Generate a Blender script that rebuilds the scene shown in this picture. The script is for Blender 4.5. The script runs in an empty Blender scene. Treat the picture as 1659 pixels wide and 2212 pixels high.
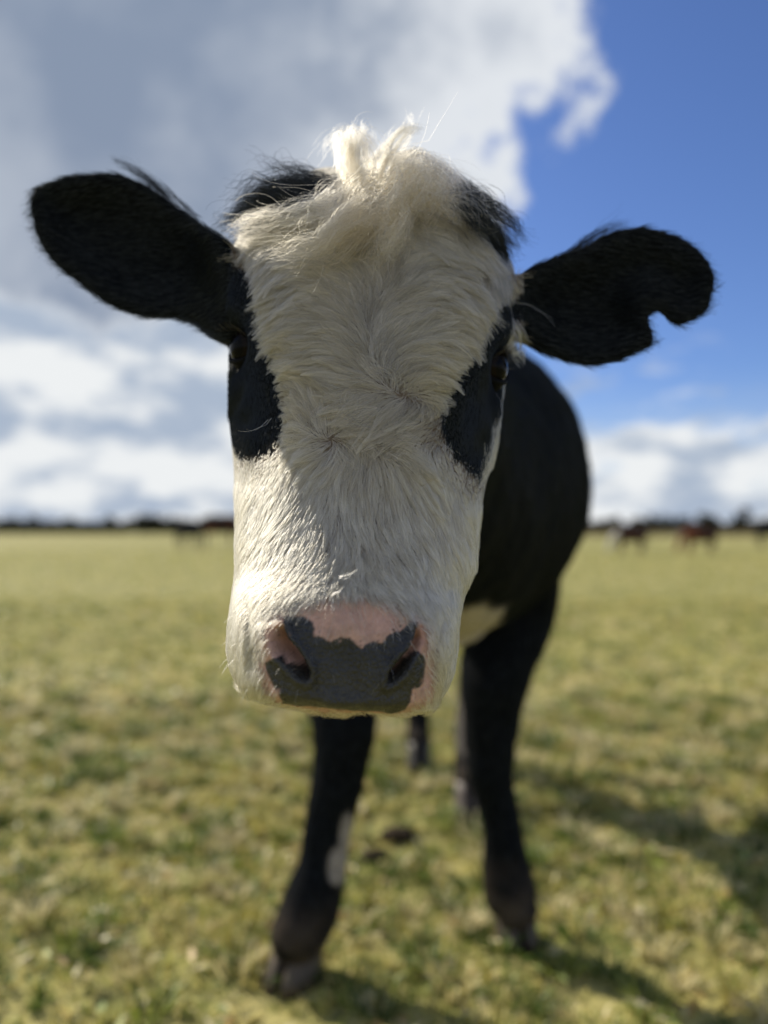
import bpy, bmesh, math
import numpy as np
from mathutils import Vector, kdtree
from mathutils.geometry import delaunay_2d_cdt

C = bpy.context.scene.collection
SC = bpy.context.scene
R = math.radians

# ------------------------------------------------------------------ camera, sky, sun, exposure
CAM_H = 0.95
PITCH = R(1.27)
FOC = 1671.0            # focal length in units of a 1659 x 2212 frame
cam_d = bpy.data.cameras.new('camera')
cam = bpy.data.objects.new('camera', cam_d); C.objects.link(cam)
cam.location = (0, 0, CAM_H)
cam.rotation_euler = (R(90) + PITCH, 0, 0)
cam_d.sensor_fit = 'VERTICAL'
cam_d.sensor_height = 36.0
cam_d.sensor_width = 27.0
cam_d.lens = 18.0 / (1106.0 / FOC)
cam_d.clip_start = 0.02
cam_d.clip_end = 6000
cam_d.dof.use_dof = True
cam_d.dof.focus_distance = 0.565
cam_d.dof.aperture_fstop = 2.25
SC.camera = cam

SUN_AZ, SUN_EL = R(-50), R(35.5)       # azimuth measured from +Y towards +X
to_sun = Vector((math.sin(SUN_AZ)*math.cos(SUN_EL), math.cos(SUN_AZ)*math.cos(SUN_EL), math.sin(SUN_EL)))

W = bpy.data.worlds.new('World'); SC.world = W
W.use_nodes = True


class NT:
    """small wrapper for building node trees"""
    def __init__(s, tree):
        s.t = tree; tree.nodes.clear()
    def n(s, typ, ins=None, **kw):
        nd = s.t.nodes.new(typ)
        for k, v in kw.items(): setattr(nd, k, v)
        for k, v in (ins or {}).items(): s.set(nd.inputs[k], v)
        return nd
    def set(s, sock, v):
        if isinstance(v, bpy.types.NodeSocket): s.t.links.new(v, sock)
        else: sock.default_value = v
    def m(s, op, a, b=0.0, c=None, clamp=False):
        nd = s.t.nodes.new('ShaderNodeMath'); nd.operation = op; nd.use_clamp = clamp
        s.set(nd.inputs[0], a); s.set(nd.inputs[1], b)
        if c is not None: s.set(nd.inputs[2], c)
        return nd.outputs[0]
    def ss(s, x, lo, hi):
        nd = s.t.nodes.new('ShaderNodeMapRange'); nd.interpolation_type = 'SMOOTHSTEP'
        s.set(nd.inputs['Value'], x); s.set(nd.inputs['From Min'], lo); s.set(nd.inputs['From Max'], hi)
        return nd.outputs[0]
    def mix(s, f, a, b):
        nd = s.t.nodes.new('ShaderNodeMix'); nd.data_type = 'RGBA'
        s.set(nd.inputs[0], f)
        s.set(nd.inputs[6], a if not isinstance(a, tuple) else (*a, 1)[:4])
        s.set(nd.inputs[7], b if not isinstance(b, tuple) else (*b, 1)[:4])
        return nd.outputs[2]
    def noise(s, vec, scale, detail=4, rough=0.5, dist=0.0):
        nd = s.n('ShaderNodeTexNoise', {'Scale': scale, 'Detail': detail, 'Roughness': rough, 'Distortion': dist})
        if vec is not None: s.set(nd.inputs['Vector'], vec)
        return nd.outputs


SKY_S = 0.066
w = NT(W.node_tree)
sky = w.n('ShaderNodeTexSky', sky_type='NISHITA', sun_disc=False)
sky.sun_elevation = SUN_EL
sky.sun_rotation = SUN_AZ
sky.altitude = 50; sky.air_density = 1.0; sky.dust_density = 0.6; sky.ozone_density = 2.5
tc = w.n('ShaderNodeTexCoord')
dirv = tc.outputs['Generated']
sep = w.n('ShaderNodeSeparateXYZ', {0: dirv})
az = w.m('ARCTAN2', sep.outputs[0], sep.outputs[1])
el = w.m('ARCSINE', sep.outputs[2])
n1 = w.noise(dirv, 3.2, 7, 0.55)
n2 = w.noise(dirv, 11.5, 7, 0.62)
sp1 = w.n('ShaderNodeSeparateColor', {0: n1[1]})
sp2 = w.n('ShaderNodeSeparateColor', {0: n2[1]})
def wob(x, k1, k2, ch):
    a = w.m('MULTIPLY_ADD', w.m('SUBTRACT', sp1.outputs[ch], 0.5), k1, x)
    return w.m('MULTIPLY_ADD', w.m('SUBTRACT', sp2.outputs[ch], 0.5), k2, a)
azw = wob(az, 0.22, 0.40, 0)
elw = wob(el, 0.20, 0.22, 1)
# large grey cloud that fills the upper left, its right edge leaning out with height
n0 = w.noise(dirv, 6.5, 2, 0.45)[0]
lim = w.m('MULTIPLY_ADD', w.m('SUBTRACT', n0, 0.5), 0.34, w.m('MINIMUM', w.m('MULTIPLY_ADD', w.m('SUBTRACT', elw, 0.417), 0.80, 0.185), 0.285))
edge = w.m('SUBTRACT', lim, azw)
under = w.m('SUBTRACT', elw, 0.222)
big = w.m('MULTIPLY', w.ss(edge, 0.0, 0.085), w.ss(under, 0.0, 0.035))
thick = w.m('MULTIPLY', w.ss(edge, 0.08, 0.38), w.ss(under, 0.0, 0.05))
soft = w.noise(dirv, 4.5, 4, 0.5)[0]
soft2 = w.noise(dirv, 11.0, 3, 0.5)[0]
# breaks in the cloud cover far from the frame keep the same look all round
gap = w.ss(w.noise(dirv, 1.7, 5, 0.55)[0], 0.44, 0.60)
far_l = w.ss(azw, -0.62, -0.95)
big = w.m('MULTIPLY', big, w.m('SUBTRACT', 1.0, w.m('MULTIPLY', far_l, w.m('MULTIPLY_ADD', gap, 0.45, 0.55))))
# low cumulus layers towards the horizon
mapl = w.n('ShaderNodeMapping', {'Vector': dirv, 'Scale': (1.0, 1.0, 2.5)})
n3 = w.noise(mapl.outputs[0], 6.5, 7, 0.60)[0]
toplow = w.m('MULTIPLY_ADD', w.ss(az, -0.1, 0.22), -0.145, 0.36)
lowm = w.ss(w.m('SUBTRACT', toplow, elw), -0.02, 0.05)
lowd = w.ss(w.m('ADD', w.m('MULTIPLY_ADD', w.ss(el, 0.26, 0.0), 0.20, n3), w.m('MULTIPLY_ADD', w.ss(az, 0.1, -0.15), 0.23, -0.03)), 0.47, 0.62)
low = w.m('MULTIPLY', lowm, lowd)
# colour of the clouds: bright thin rims, blue grey thick bases
g_t = w.m('MULTIPLY', thick, w.ss(w.m('MULTIPLY_ADD', soft2, 0.35, soft), 0.44, 0.78), None, True)
g_t = w.m('MULTIPLY_ADD', thick, 0.62, w.m('MULTIPLY', g_t, 0.38))
c_big = w.mix(g_t, (6.9, 7.2, 7.6), (2.25, 2.8, 3.8))
n4 = w.noise(mapl.outputs[0], 7.5, 5, 0.55)[0]
c_low = w.mix(w.ss(n4, 0.42, 0.60), (7.8, 8.0, 8.1), (3.7, 4.4, 5.5))
skyc = w.n('ShaderNodeVectorMath', {0: sky.outputs[0], 1: (0.72, 0.85, 1.20)}, operation='MULTIPLY').outputs[0]
haze_f = w.m('MULTIPLY', w.ss(el, 0.20, 0.0), 0.72)
skyc = w.mix(haze_f, skyc, (5.4, 6.2, 7.2))
# broken cumulus like that in view, added out of frame for more fill light
scat = w.m('MULTIPLY', w.ss(w.noise(dirv, 2.6, 7, 0.58)[0], 0.46, 0.58), w.ss(w.m('ABSOLUTE', az), 0.62, 0.95))
skyc = w.mix(w.m('MULTIPLY', scat, 0.9), skyc, w.mix(w.ss(soft, 0.42, 0.62), (7.4, 7.5, 7.5), (3.6, 4.1, 4.9)))
col = w.mix(low, skyc, c_low)
col = w.mix(big, col, c_big)
bg = w.n('ShaderNodeBackground', {'Color': col, 'Strength': SKY_S})
wo = w.n('ShaderNodeOutputWorld', {'Surface': bg.outputs[0]})

sun_d = bpy.data.lights.new('sun', 'SUN'); sun = bpy.data.objects.new('sun', sun_d); C.objects.link(sun)
sun_d.energy = 3.4; sun_d.angle = R(0.55); sun_d.color = (1.0, 0.92, 0.77)
sun.location = to_sun * 50
sun.rotation_euler = to_sun.to_track_quat('Z', 'Y').to_euler()

SC.view_settings.view_transform = 'Standard'
SC.view_settings.look = 'None'
SC.view_settings.gamma = 1.0
SC.view_settings.use_curve_mapping = False
SC.view_settings.exposure = 0.74
SC.render.engine = 'CYCLES'
SC.cycles.use_denoising = True
SC.cycles.max_bounces = 14
SC.cycles.diffuse_bounces = 4
SC.cycles.glossy_bounces = 6
SC.cycles.transmission_bounces = 12
SC.cycles.sample_clamp_indirect = 8

rng = np.random.default_rng(11)

# ------------------------------------------------------------------ helpers
CP, SP = math.cos(PITCH), math.sin(PITCH)
def P(px, py, d):
    """point seen at (px, py) of a 1659 x 2212 frame, d metres in front of the lens (along Y)"""
    px = np.asarray(px, float); py = np.asarray(py, float); d = np.asarray(d, float)
    u = (px - 829.5)/FOC; v = (1106.0 - py)/FOC
    yy = CP - v*SP; zz = SP + v*CP
    return np.stack(np.broadcast_arrays(u/yy*d, d, CAM_H + zz/yy*d), -1)
def Q(p):
    x, y, z = p[..., 0], p[..., 1], p[..., 2] - CAM_H
    f = y*CP + z*SP; up = -y*SP + z*CP
    return 829.5 + FOC*x/f, 1106.0 - FOC*up/f
TH = R(4.8); CT, ST = math.cos(TH), math.sin(TH)
def ab2p(a, b): return 790 + a*CT - b*ST, 800 + a*ST + b*CT       # face frame (tilted head)
def p2ab(px, py):
    x, y = px - 790, py - 800
    return x*CT + y*ST, -x*ST + y*CT

def sstep(x, lo, hi):
    t = np.clip((x - lo)/(hi - lo), 0, 1); return t*t*(3 - 2*t)
def crom(keys, vals, x):
    """cubic interpolation of the rows of vals over keys"""
    keys = np.asarray(keys, float); vals = np.asarray(vals, float)
    m = np.gradient(vals, keys, axis=0)
    i = np.clip(np.searchsorted(keys, x) - 1, 0, len(keys) - 2)
    h = (keys[i+1] - keys[i])[:, None]; t = ((x - keys[i])[:, None])/h
    return ((2*t**3 - 3*t**2 + 1)*vals[i] + (t**3 - 2*t**2 + t)*h*m[i]
            + (-2*t**3 + 3*t**2)*vals[i+1] + (t**3 - t**2)*h*m[i+1])
def closed_spline(pts, n):
    pts = np.asarray(pts, float); k = len(pts)
    x = np.arange(n)/n*k; i = x.astype(int); t = (x - i)[:, None]
    p0, p1, p2, p3 = pts[(i-1) % k], pts[i % k], pts[(i+1) % k], pts[(i+2) % k]
    return 0.5*((2*p1) + (-p0 + p2)*t + (2*p0 - 5*p1 + 4*p2 - p3)*t**2 + (-p0 + 3*p1 - 3*p2 + p3)*t**3)
def loft(rings):
    """closed tube through equal rings, capped at both ends"""
    rings = np.asarray(rings); k, n = rings.shape[:2]
    V = rings.reshape(-1, 3).tolist(); F = []
    for i in range(k-1):
        for j in range(n):
            F.append((i*n + j, i*n + (j+1) % n, (i+1)*n + (j+1) % n, (i+1)*n + j))
    V.append(rings[0].mean(0).tolist()); V.append(rings[-1].mean(0).tolist())
    a, b = len(V) - 2, len(V) - 1
    for j in range(n):
        F.append((a, (j+1) % n, j)); F.append((b, (k-1)*n + j, (k-1)*n + (j+1) % n))
    return V, F
def tube(path, radii, n=20, steps=8, flat=None):
    """smooth tube along a path; radii are (across, along-second-axis) pairs or numbers"""
    path = np.asarray(path, float)
    rr = np.array([(r, r) if np.isscalar(r) else r for r in radii], float)
    k = np.arange(len(path)); x = np.linspace(0, len(path)-1, (len(path)-1)*steps + 1)
    c = crom(k, path, x); r = crom(k, rr, x)
    tan = np.gradient(c, axis=0); tan /= np.linalg.norm(tan, axis=1)[:, None]
    rings = []
    ref = np.array(flat if flat is not None else (1.0, 0, 0))
    for i in range(len(c)):
        e1 = ref - tan[i]*(ref @ tan[i]); e1 /= np.linalg.norm(e1)
        e2 = np.cross(tan[i], e1)
        th = np.arange(n)/n*2*math.pi
        rings.append(c[i] + r[i, 0]*np.cos(th)[:, None]*e1 + r[i, 1]*np.sin(th)[:, None]*e2)
    # rounded ends
    def cap(idx, sgn):
        out = []
        for q in (0.5, 0.8, 0.95):
            s = math.sqrt(1 - q*q)
            out.append(c[idx] + sgn*tan[idx]*q*min(r[idx]) + (rings[idx] - c[idx])*s)
        return out
    return loft(cap(0, -1)[::-1] + rings + cap(-1, 1))
def mesh_obj(name, V, F, mat=None, parent=None, smooth=True):
    me = bpy.data.meshes.new(name); me.from_pydata([tuple(v) for v in V], [], [tuple(f) for f in F]); me.update()
    o = bpy.data.objects.new(name, me); C.objects.link(o)
    if mat: me.materials.append(mat)
    if smooth: me.polygons.foreach_set('use_smooth', [True]*len(me.polygons))
    if parent: o.parent = parent
    return o
def tri_mesh(name, V, F, mat, parent=None, col=None, smooth=False):
    """fast mesh from numpy arrays of equal faces, with a colour per vertex"""
    V = np.asarray(V, np.float32); F = np.asarray(F, np.int32)
    me = bpy.data.meshes.new(name); k = F.shape[1]
    me.vertices.add(len(V)); me.vertices.foreach_set('co', V.ravel())
    me.loops.add(F.size); me.loops.foreach_set('vertex_index', F.ravel())
    me.polygons.add(len(F)); me.polygons.foreach_set('loop_start', np.arange(0, F.size, k, dtype=np.int32))
    me.polygons.foreach_set('loop_total', np.full(len(F), k, np.int32))
    me.update(calc_edges=True); me.validate()
    if smooth: me.polygons.foreach_set('use_smooth', np.ones(len(me.polygons), bool))
    if col is not None: set_col(me, 'tint', col)
    o = bpy.data.objects.new(name, me); C.objects.link(o); me.materials.append(mat)
    if parent: o.parent = parent
    return o
def set_col(me, name, col):
    at = me.attributes.new(name, 'FLOAT_COLOR', 'POINT')
    c4 = np.ones((len(me.vertices), 4), np.float32); c4[:, :3] = col
    at.data.foreach_set('color', c4.ravel())
def tag(o, label=None, cat=None, group=None, kind=None):
    if label: o['label'] = label
    if cat: o['category'] = cat
    if group: o['group'] = group
    if kind: o['kind'] = kind
    return o
def empty(name, loc=(0, 0, 0)):
    o = bpy.data.objects.new(name, None); C.objects.link(o); o.location = loc; o.empty_display_size = 0.1
    return o
def join_remesh(parts, voxel, smooth_it, name):
    V, F = [], []
    for v, f in parts:
        k = len(V); V += [tuple(q) for q in v]; F += [tuple(i + k for i in q) for q in f]
    me = bpy.data.meshes.new('tmp'); me.from_pydata(V, [], F); me.update()
    bm = bmesh.new(); bm.from_mesh(me); bmesh.ops.recalc_face_normals(bm, faces=bm.faces); bm.to_mesh(me); bm.free()
    o = bpy.data.objects.new('tmp', me); C.objects.link(o)
    md = o.modifiers.new('r', 'REMESH'); md.mode = 'VOXEL'; md.voxel_size = voxel
    ms = o.modifiers.new('s', 'SMOOTH'); ms.factor = 0.5; ms.iterations = smooth_it
    dg = bpy.context.evaluated_depsgraph_get()
    out = bpy.data.meshes.new_from_object(o.evaluated_get(dg)); out.name = name
    bpy.data.objects.remove(o); bpy.data.meshes.remove(me)
    return out
def poly_sd(px, py, poly):
    """signed distance to a polygon, negative inside"""
    poly = np.asarray(poly, float); n = len(poly)
    d = np.full(px.shape, 1e9); ins = np.zeros(px.shape, bool)
    for i in range(n):
        x0, y0 = poly[i]; x1, y1 = poly[(i+1) % n]
        ex, ey = x1-x0, y1-y0
        t = np.clip(((px-x0)*ex + (py-y0)*ey)/(ex*ex + ey*ey + 1e-9), 0, 1)
        d = np.minimum(d, np.hypot(px - x0 - t*ex, py - y0 - t*ey))
        c = ((y0 > py) != (y1 > py)) & (px < (x1-x0)*(py-y0)/((y1-y0) if y1 != y0 else 1e-9) + x0)
        ins ^= c
    return np.where(ins, -d, d)
_ph = np.random.default_rng(5).uniform(0, 6.28, (3, 8, 3)); _fr = np.random.default_rng(6).normal(0, 1, (3, 8, 3))
def wnoise(p, scale, ch=0):
    """cheap smooth noise in about -1..1 from a sum of sines"""
    q = np.asarray(p)*scale; s = 0
    for k in range(8):
        s = s + np.sin(q @ _fr[ch, k] * (1 + 0.25*k) + _ph[ch, k, 0])*(0.85**k)
    return s/3.0

def principled(name, base=(0.5, 0.5, 0.5), rough=0.6, spec=0.5):
    m = bpy.data.materials.new(name); m.use_nodes = True
    t = NT(m.node_tree)
    b = t.n('ShaderNodeBsdfPrincipled', {'Roughness': rough, 'Base Color': (*base, 1)})
    b.inputs['Specular IOR Level'].default_value = spec
    t.n('ShaderNodeOutputMaterial', {'Surface': b.outputs[0]})
    return m, t, b

# ------------------------------------------------------------------ materials
def mat_attr(name, attr, rough, spec, nscale, namp, bump=0.0, bscale=200, transl=0.0):
    m, t, b = principled(name, rough=rough, spec=spec)
    a = t.n('ShaderNodeAttribute', attribute_name=attr)
    tc = t.n('ShaderNodeTexCoord')
    nz = t.noise(tc.outputs['Object'], nscale, 5, 0.6)[0]
    f = t.n('ShaderNodeMapRange', {'Value': nz, 'From Min': 0.3, 'From Max': 0.7, 'To Min': 1 - namp, 'To Max': 1 + namp}).outputs[0]
    mul = t.n('ShaderNodeVectorMath', {0: a.outputs['Color'], 1: (1, 1, 1)}, operation='MULTIPLY')
    sc = t.n('ShaderNodeVectorMath', {0: a.outputs['Color']}, operation='SCALE'); t.set(sc.inputs['Scale'], f)
    t.set(b.inputs['Base Color'], sc.outputs[0])
    if bump:
        bn = t.noise(tc.outputs['Object'], bscale, 4, 0.6)[0]
        bp = t.n('ShaderNodeBump', {'Height': bn, 'Strength': bump, 'Distance': 0.002})
        t.set(b.inputs['Normal'], bp.outputs[0])
    return m
M_blade = bpy.data.materials.new('grass_blade'); M_blade.use_nodes = True
t = NT(M_blade.node_tree)
a = t.n('ShaderNodeAttribute', attribute_name='tint')
d1 = t.n('ShaderNodeBsdfPrincipled', {'Base Color': a.outputs['Color'], 'Roughness': 0.5})
d2 = t.n('ShaderNodeBsdfTranslucent', {'Color': a.outputs['Color']})
mx = t.n('ShaderNodeMixShader', {0: 0.34, 1: d1.outputs[0], 2: d2.outputs[0]})
t.n('ShaderNodeOutputMaterial', {'Surface': mx.outputs[0]})

M_ground, t, b = principled('pasture', rough=0.9, spec=0.2)
tc = t.n('ShaderNodeTexCoord'); ov = tc.outputs['Object']
na = t.noise(ov, 0.35, 6, 0.6)[0]; nb = t.noise(ov, 2.6, 6, 0.65)[0]; nc = t.noise(ov, 14, 5, 0.7)[0]
nd_ = t.noise(ov, 0.05, 4, 0.6)[0]
c = t.mix(t.ss(nb, 0.36, 0.64), (0.20, 0.215, 0.052), (0.50, 0.43, 0.17))
c = t.mix(t.m('MULTIPLY', t.ss(na, 0.40, 0.62), 0.6), c, (0.27, 0.265, 0.08))
c = t.mix(t.m('MULTIPLY', t.ss(nc, 0.52, 0.70), 0.5), c, (0.42, 0.36, 0.16))
c = t.mix(t.m('MULTIPLY', t.ss(nc, 0.52, 0.36), 0.8), c, (0.028, 0.036, 0.012))
c = t.mix(t.m('MULTIPLY', t.ss(nd_, 0.48, 0.62), 0.35), c, (0.36, 0.31, 0.11))
t.set(b.inputs['Base Color'], c)
bp = t.n('ShaderNodeBump', {'Height': t.m('ADD', nc, t.m('MULTIPLY', nb, 1.5)), 'Strength': 0.7, 'Distance': 0.03})
t.set(b.inputs['Normal'], bp.outputs[0])

def mat_hair(name, rough, rad_rough, coat=0.0, ior=1.5):
    m = bpy.data.materials.new(name); m.use_nodes = True
    t = NT(m.node_tree)
    a = t.n('ShaderNodeAttribute', attribute_name='tint')
    h = t.n('ShaderNodeBsdfHairPrincipled', parametrization='COLOR', model='CHIANG')
    t.set(h.inputs['Color'], a.outputs['Color'])
    h.inputs['Roughness'].default_value = rough
    h.inputs['Radial Roughness'].default_value = rad_rough
    h.inputs['Coat'].default_value = coat
    h.inputs['IOR'].default_value = ior
    t.n('ShaderNodeOutputMaterial', {'Surface': h.outputs[0]})
    return m
M_fur = mat_hair('cow_fur', 0.50, 0.75)
M_dark = bpy.data.materials.new('dark_fur'); M_dark.use_nodes = True
t = NT(M_dark.node_tree)
a = t.n('ShaderNodeAttribute', attribute_name='tint')
d1 = t.n('ShaderNodeBsdfDiffuse', {'Color': a.outputs['Color']})
d2 = t.n('ShaderNodeBsdfHair', {'Color': (.56, .65, .76, 1), 'Offset': R(-4), 'RoughnessU': .22, 'RoughnessV': .7}, component='Reflection')
mx = t.n('ShaderNodeMixShader', {0: .06, 1: d1.outputs[0], 2: d2.outputs[0]})
t.n('ShaderNodeOutputMaterial', {'Surface': mx.outputs[0]})

# body skin: pigment comes from the animal's own markings, stored per vertex
M_body, t, b = principled('cow_skin', rough=0.6, spec=0.3)
a = t.n('ShaderNodeAttribute', attribute_name='tint'); wet = t.n('ShaderNodeAttribute', attribute_name='wet')
tc = t.n('ShaderNodeTexCoord'); ov = tc.outputs['Object']
nz = t.noise(ov, 160, 5, 0.65)[0]
f = t.n('ShaderNodeMapRange', {'Value': nz, 'From Min': 0.3, 'From Max': 0.7, 'To Min': 0.78, 'To Max': 1.2}).outputs[0]
sc = t.n('ShaderNodeVectorMath', {0: a.outputs['Color']}, operation='SCALE'); t.set(sc.inputs['Scale'], f)
t.set(b.inputs['Base Color'], sc.outputs[0])
rg = t.n('ShaderNodeMapRange', {'Value': wet.outputs['Fac'], 'To Min': 0.75, 'To Max': 0.30}).outputs[0]
t.set(b.inputs['Roughness'], t.m('ADD', rg, t.m('MULTIPLY', t.m('SUBTRACT', nz, 0.5), 0.35)))
t.set(b.inputs['Specular IOR Level'], t.m('MULTIPLY_ADD', wet.outputs['Fac'], 0.40, 0.05))
vo = t.n('ShaderNodeTexVoronoi', {'Vector': ov, 'Scale': 270.0}, feature='DISTANCE_TO_EDGE')
hh = t.m('ADD', t.m('MULTIPLY', t.ss(vo.outputs['Distance'], 0.0, 0.25), t.noise(ov, 60, 3, 0.5)[0]), t.m('MULTIPLY', nz, 1.1))
bp = t.n('ShaderNodeBump', {'Height': hh, 'Distance': 0.002}); t.set(bp.inputs['Strength'], t.m('MULTIPLY_ADD', wet.outputs['Fac'], 0.42, 0.1))
t.set(b.inputs['Normal'], bp.outputs[0])
b.inputs['Subsurface Weight'].default_value = 0.0

M_eye, t, b = principled('eyeball', rough=0.05, spec=0.6)
a = t.n('ShaderNodeAttribute', attribute_name='tint'); t.set(b.inputs['Base Color'], a.outputs['Color'])
b.inputs['Specular IOR Level'].default_value = 0.07
M_lid = mat_attr('eyelid', 'tint', 0.62, 0.07, 200, 0.25, 0.4, 400)
M_hoof = mat_attr('hoof_horn', 'tint', 0.55, 0.4, 60, 0.3, 0.5, 120)
M_far = mat_attr('far_coat', 'tint', 0.7, 0.25, 6, 0.25)
M_leaf = mat_attr('dark_foliage', 'tint', 0.7, 0.2, 0.6, 0.3)
M_bark, t, b = principled('bark', rough=0.9, spec=0.1)
tc = t.n('ShaderNodeTexCoord'); nz = t.noise(tc.outputs['Object'], 5, 6, 0.6)[0]
t.set(b.inputs['Base Color'], t.mix(nz, (0.03, 0.024, 0.018), (0.12, 0.10, 0.08)))
M_soil, t, b = principled('trodden_soil', rough=0.95, spec=0.15)
tc = t.n('ShaderNodeTexCoord'); nz = t.noise(tc.outputs['Object'], 45, 6, 0.65)[0]
t.set(b.inputs['Base Color'], t.mix(nz, (0.018, 0.013, 0.009), (0.065, 0.048, 0.030)))

# ------------------------------------------------------------------ ground
def ground_z(x, y):
    q = np.stack([x, y, np.zeros_like(x)], -1)
    r = np.hypot(x, y)
    return (0.010*wnoise(q, 3.1) + 0.008*wnoise(q, 9.0, 1))*sstep(r, 60, 10) + (0.012*wnoise(q, 17, 2) + 0.008*wnoise(q, 34, 0))*sstep(r, 9, 5) - 0.020
ys = np.concatenate([np.linspace(-6, 0, 20), np.linspace(0.1, 8, 250), np.geomspace(8.2, 3000, 70)])
xs0 = np.concatenate([-np.geomspace(3000, 4.2, 60), np.linspace(-4, 4, 230), np.geomspace(4.2, 3000, 60)])
ysb = np.concatenate([-np.geomspace(3000, 6.5, 24), ys])
gx, gy = np.meshgrid(xs0, ysb)
gz = ground_z(gx, gy)
V = np.stack([gx, gy, gz], -1).reshape(-1, 3)
nx, ny = len(xs0), len(ysb)
ii, jj = np.meshgrid(np.arange(ny-1), np.arange(nx-1), indexing='ij')
i0 = (ii*nx + jj).ravel(); F = np.stack([i0, i0+1, i0+nx+1, i0+nx], -1)
g = tri_mesh('ground', V, F, M_ground, smooth=True); g['kind'] = 'structure'

# grass blades: dense near the cow, coarser and sparser away from it
def blades(n, y0, y1, half, hmin, hmax, wid, seed):
    r = np.random.default_rng(seed)
    y = np.sqrt(r.uniform(y0**2, y1**2, n)); x = r.uniform(-1, 1, n)*(half(y))
    q = np.stack([x, y, np.zeros(n)], -1)
    cl = .7*wnoise(q, 5.0) + 0.6*wnoise(q, 16.0, 1) + 0.8*wnoise(q, 48.0, 2)
    keep = r.uniform(-1.2, 1.2, n) < 1.2*cl + 0.30
    x, y, q, cl = x[keep], y[keep], q[keep], cl[keep]; n = len(x)
    h = r.uniform(hmin, hmax, n)*(0.75 + 0.45*np.clip(cl, -1, 1.5)); a = r.uniform(0, 6.283, n)
    lean = r.uniform(0.15, 1.25, n); la = a + r.normal(0, 0.7, n) + 1.57
    wd = wid*r.uniform(0.6, 1.4, n)
    base = np.stack([x, y, ground_z(x, y) - 0.006], -1)
    sx = np.stack([np.cos(a), np.sin(a), 0*a], -1)*wd[:, None]*0.5
    ln = np.stack([np.cos(la), np.sin(la), 0*a], -1)*(h*lean)[:, None]
    up = np.stack([0*a, 0*a, h], -1)
    mid = base + up*0.6 + ln*0.35
    tip = base + up*(1.0 - 0.35*np.clip(lean, 0, 1))[:, None] + ln
    V = np.stack([base - sx, base + sx, mid + sx*0.8, mid - sx*0.8, tip], 1).reshape(-1, 3)
    k = np.arange(n)*5
    F = np.concatenate([np.stack([k, k+1, k+2], -1), np.stack([k, k+2, k+3], -1), np.stack([k+3, k+2, k+4], -1)])
    pal = np.array([(0.15, 0.195, 0.032), (0.32, 0.315, 0.075), (0.46, 0.40, 0.13), (0.62, 0.53, 0.27), (0.045, 0.075, 0.016), (0.54, 0.42, 0.08), (0.26, 0.16, 0.07)])
    s = np.clip(0.5 + 0.34*wnoise(q, 2.6, 2) + 0.26*wnoise(q, 8.0, 0), 0, 1)
    u = np.clip(.42*r.uniform(0, 1, n) + .58*(.5 + .33*wnoise(q, 70, 0) + .22*wnoise(q, 28, 1)), 0, 1)
    # yellower, strawier blades where s is high
    idx = np.where(u < 0.17, 4, np.where(u < 0.17 + 0.42*(1 - s), 0, np.where(u < 0.47, 1, np.where(u < 0.70, 2, np.where(u < 0.90, 3, np.where(u < 0.96, 5, 6))))))
    c = 1.3*pal[idx]*r.uniform(0.75, 1.25, (n, 1))
    c = np.repeat(c, 5, 0)
    return V, F, c
def stack(*parts):
    V, F, c = [], [], []; k = 0
    for v, f, cc in parts:
        V.append(v); F.append(f + k); c.append(cc); k += len(v)
    return np.concatenate(V), np.concatenate(F), np.concatenate(c)
near = lambda y: 1.7 + 0.75*y
V, F, c = stack(blades(320000, 0.9, 4.2, near, 0.016, 0.048, 0.0050, 1),
                blades(105000, 4.2, 11, near, 0.03, 0.06, 0.010, 2),
                blades(40000, 11, 34, near, 0.04, 0.08, 0.03, 3),
                blades(44000, 0.9, 4.0, near, 0.008, 0.018, 0.012, 4))
# pale dry blades lying flat, and moss between the tufts
def flecks(n, y0, y1, size, pal, seed):
    r = np.random.default_rng(seed)
    y = np.sqrt(r.uniform(y0**2, y1**2, n)); x = r.uniform(-1, 1, n)*near(y)
    q = np.stack([x, y, 0*x], -1); keep = wnoise(q, 11, 2) + .7*wnoise(q, 40, 1) > r.uniform(-.2, 1.4, n)
    x, y = x[keep], y[keep]; n = len(x); a = r.uniform(0, 6.283, n); L = size*r.uniform(.6, 1.7, n); wd = L*r.uniform(.16, .42, n)
    b0 = np.stack([x, y, ground_z(x, y) + r.uniform(.006, .026, n)], -1)
    e1 = np.stack([np.cos(a), np.sin(a), r.uniform(-.2, .5, n)], -1)*L[:, None]; e2 = np.stack([-np.sin(a), np.cos(a), r.uniform(-.6, .6, n)], -1)*wd[:, None]
    V = np.stack([b0 - e1*.5, b0 + e2*.5, b0 + e1*.5, b0 - e2*.5], 1).reshape(-1, 3); k = np.arange(n)*4
    F = np.concatenate([np.stack([k, k+1, k+2], -1), np.stack([k, k+2, k+3], -1)])
    return V, F, np.repeat(np.array(pal)[r.integers(0, len(pal), n)]*r.uniform(.8, 1.15, (n, 1)), 4, 0)
V2, F2, c2 = stack(flecks(62000, 0.9, 5.5, .036, [(.80, .72, .46), (.70, .62, .36), (.66, .58, .22), (.50, .33, .12)], 31),
                   flecks(30000, 0.9, 5.5, .034, [(.20, .27, .045), (.12, .19, .03), (.30, .34, .06)], 32),
                   flecks(9000, 5.5, 14, .06, [(.66, .58, .34), (.5, .46, .2), (.22, .27, .06)], 33))
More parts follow.
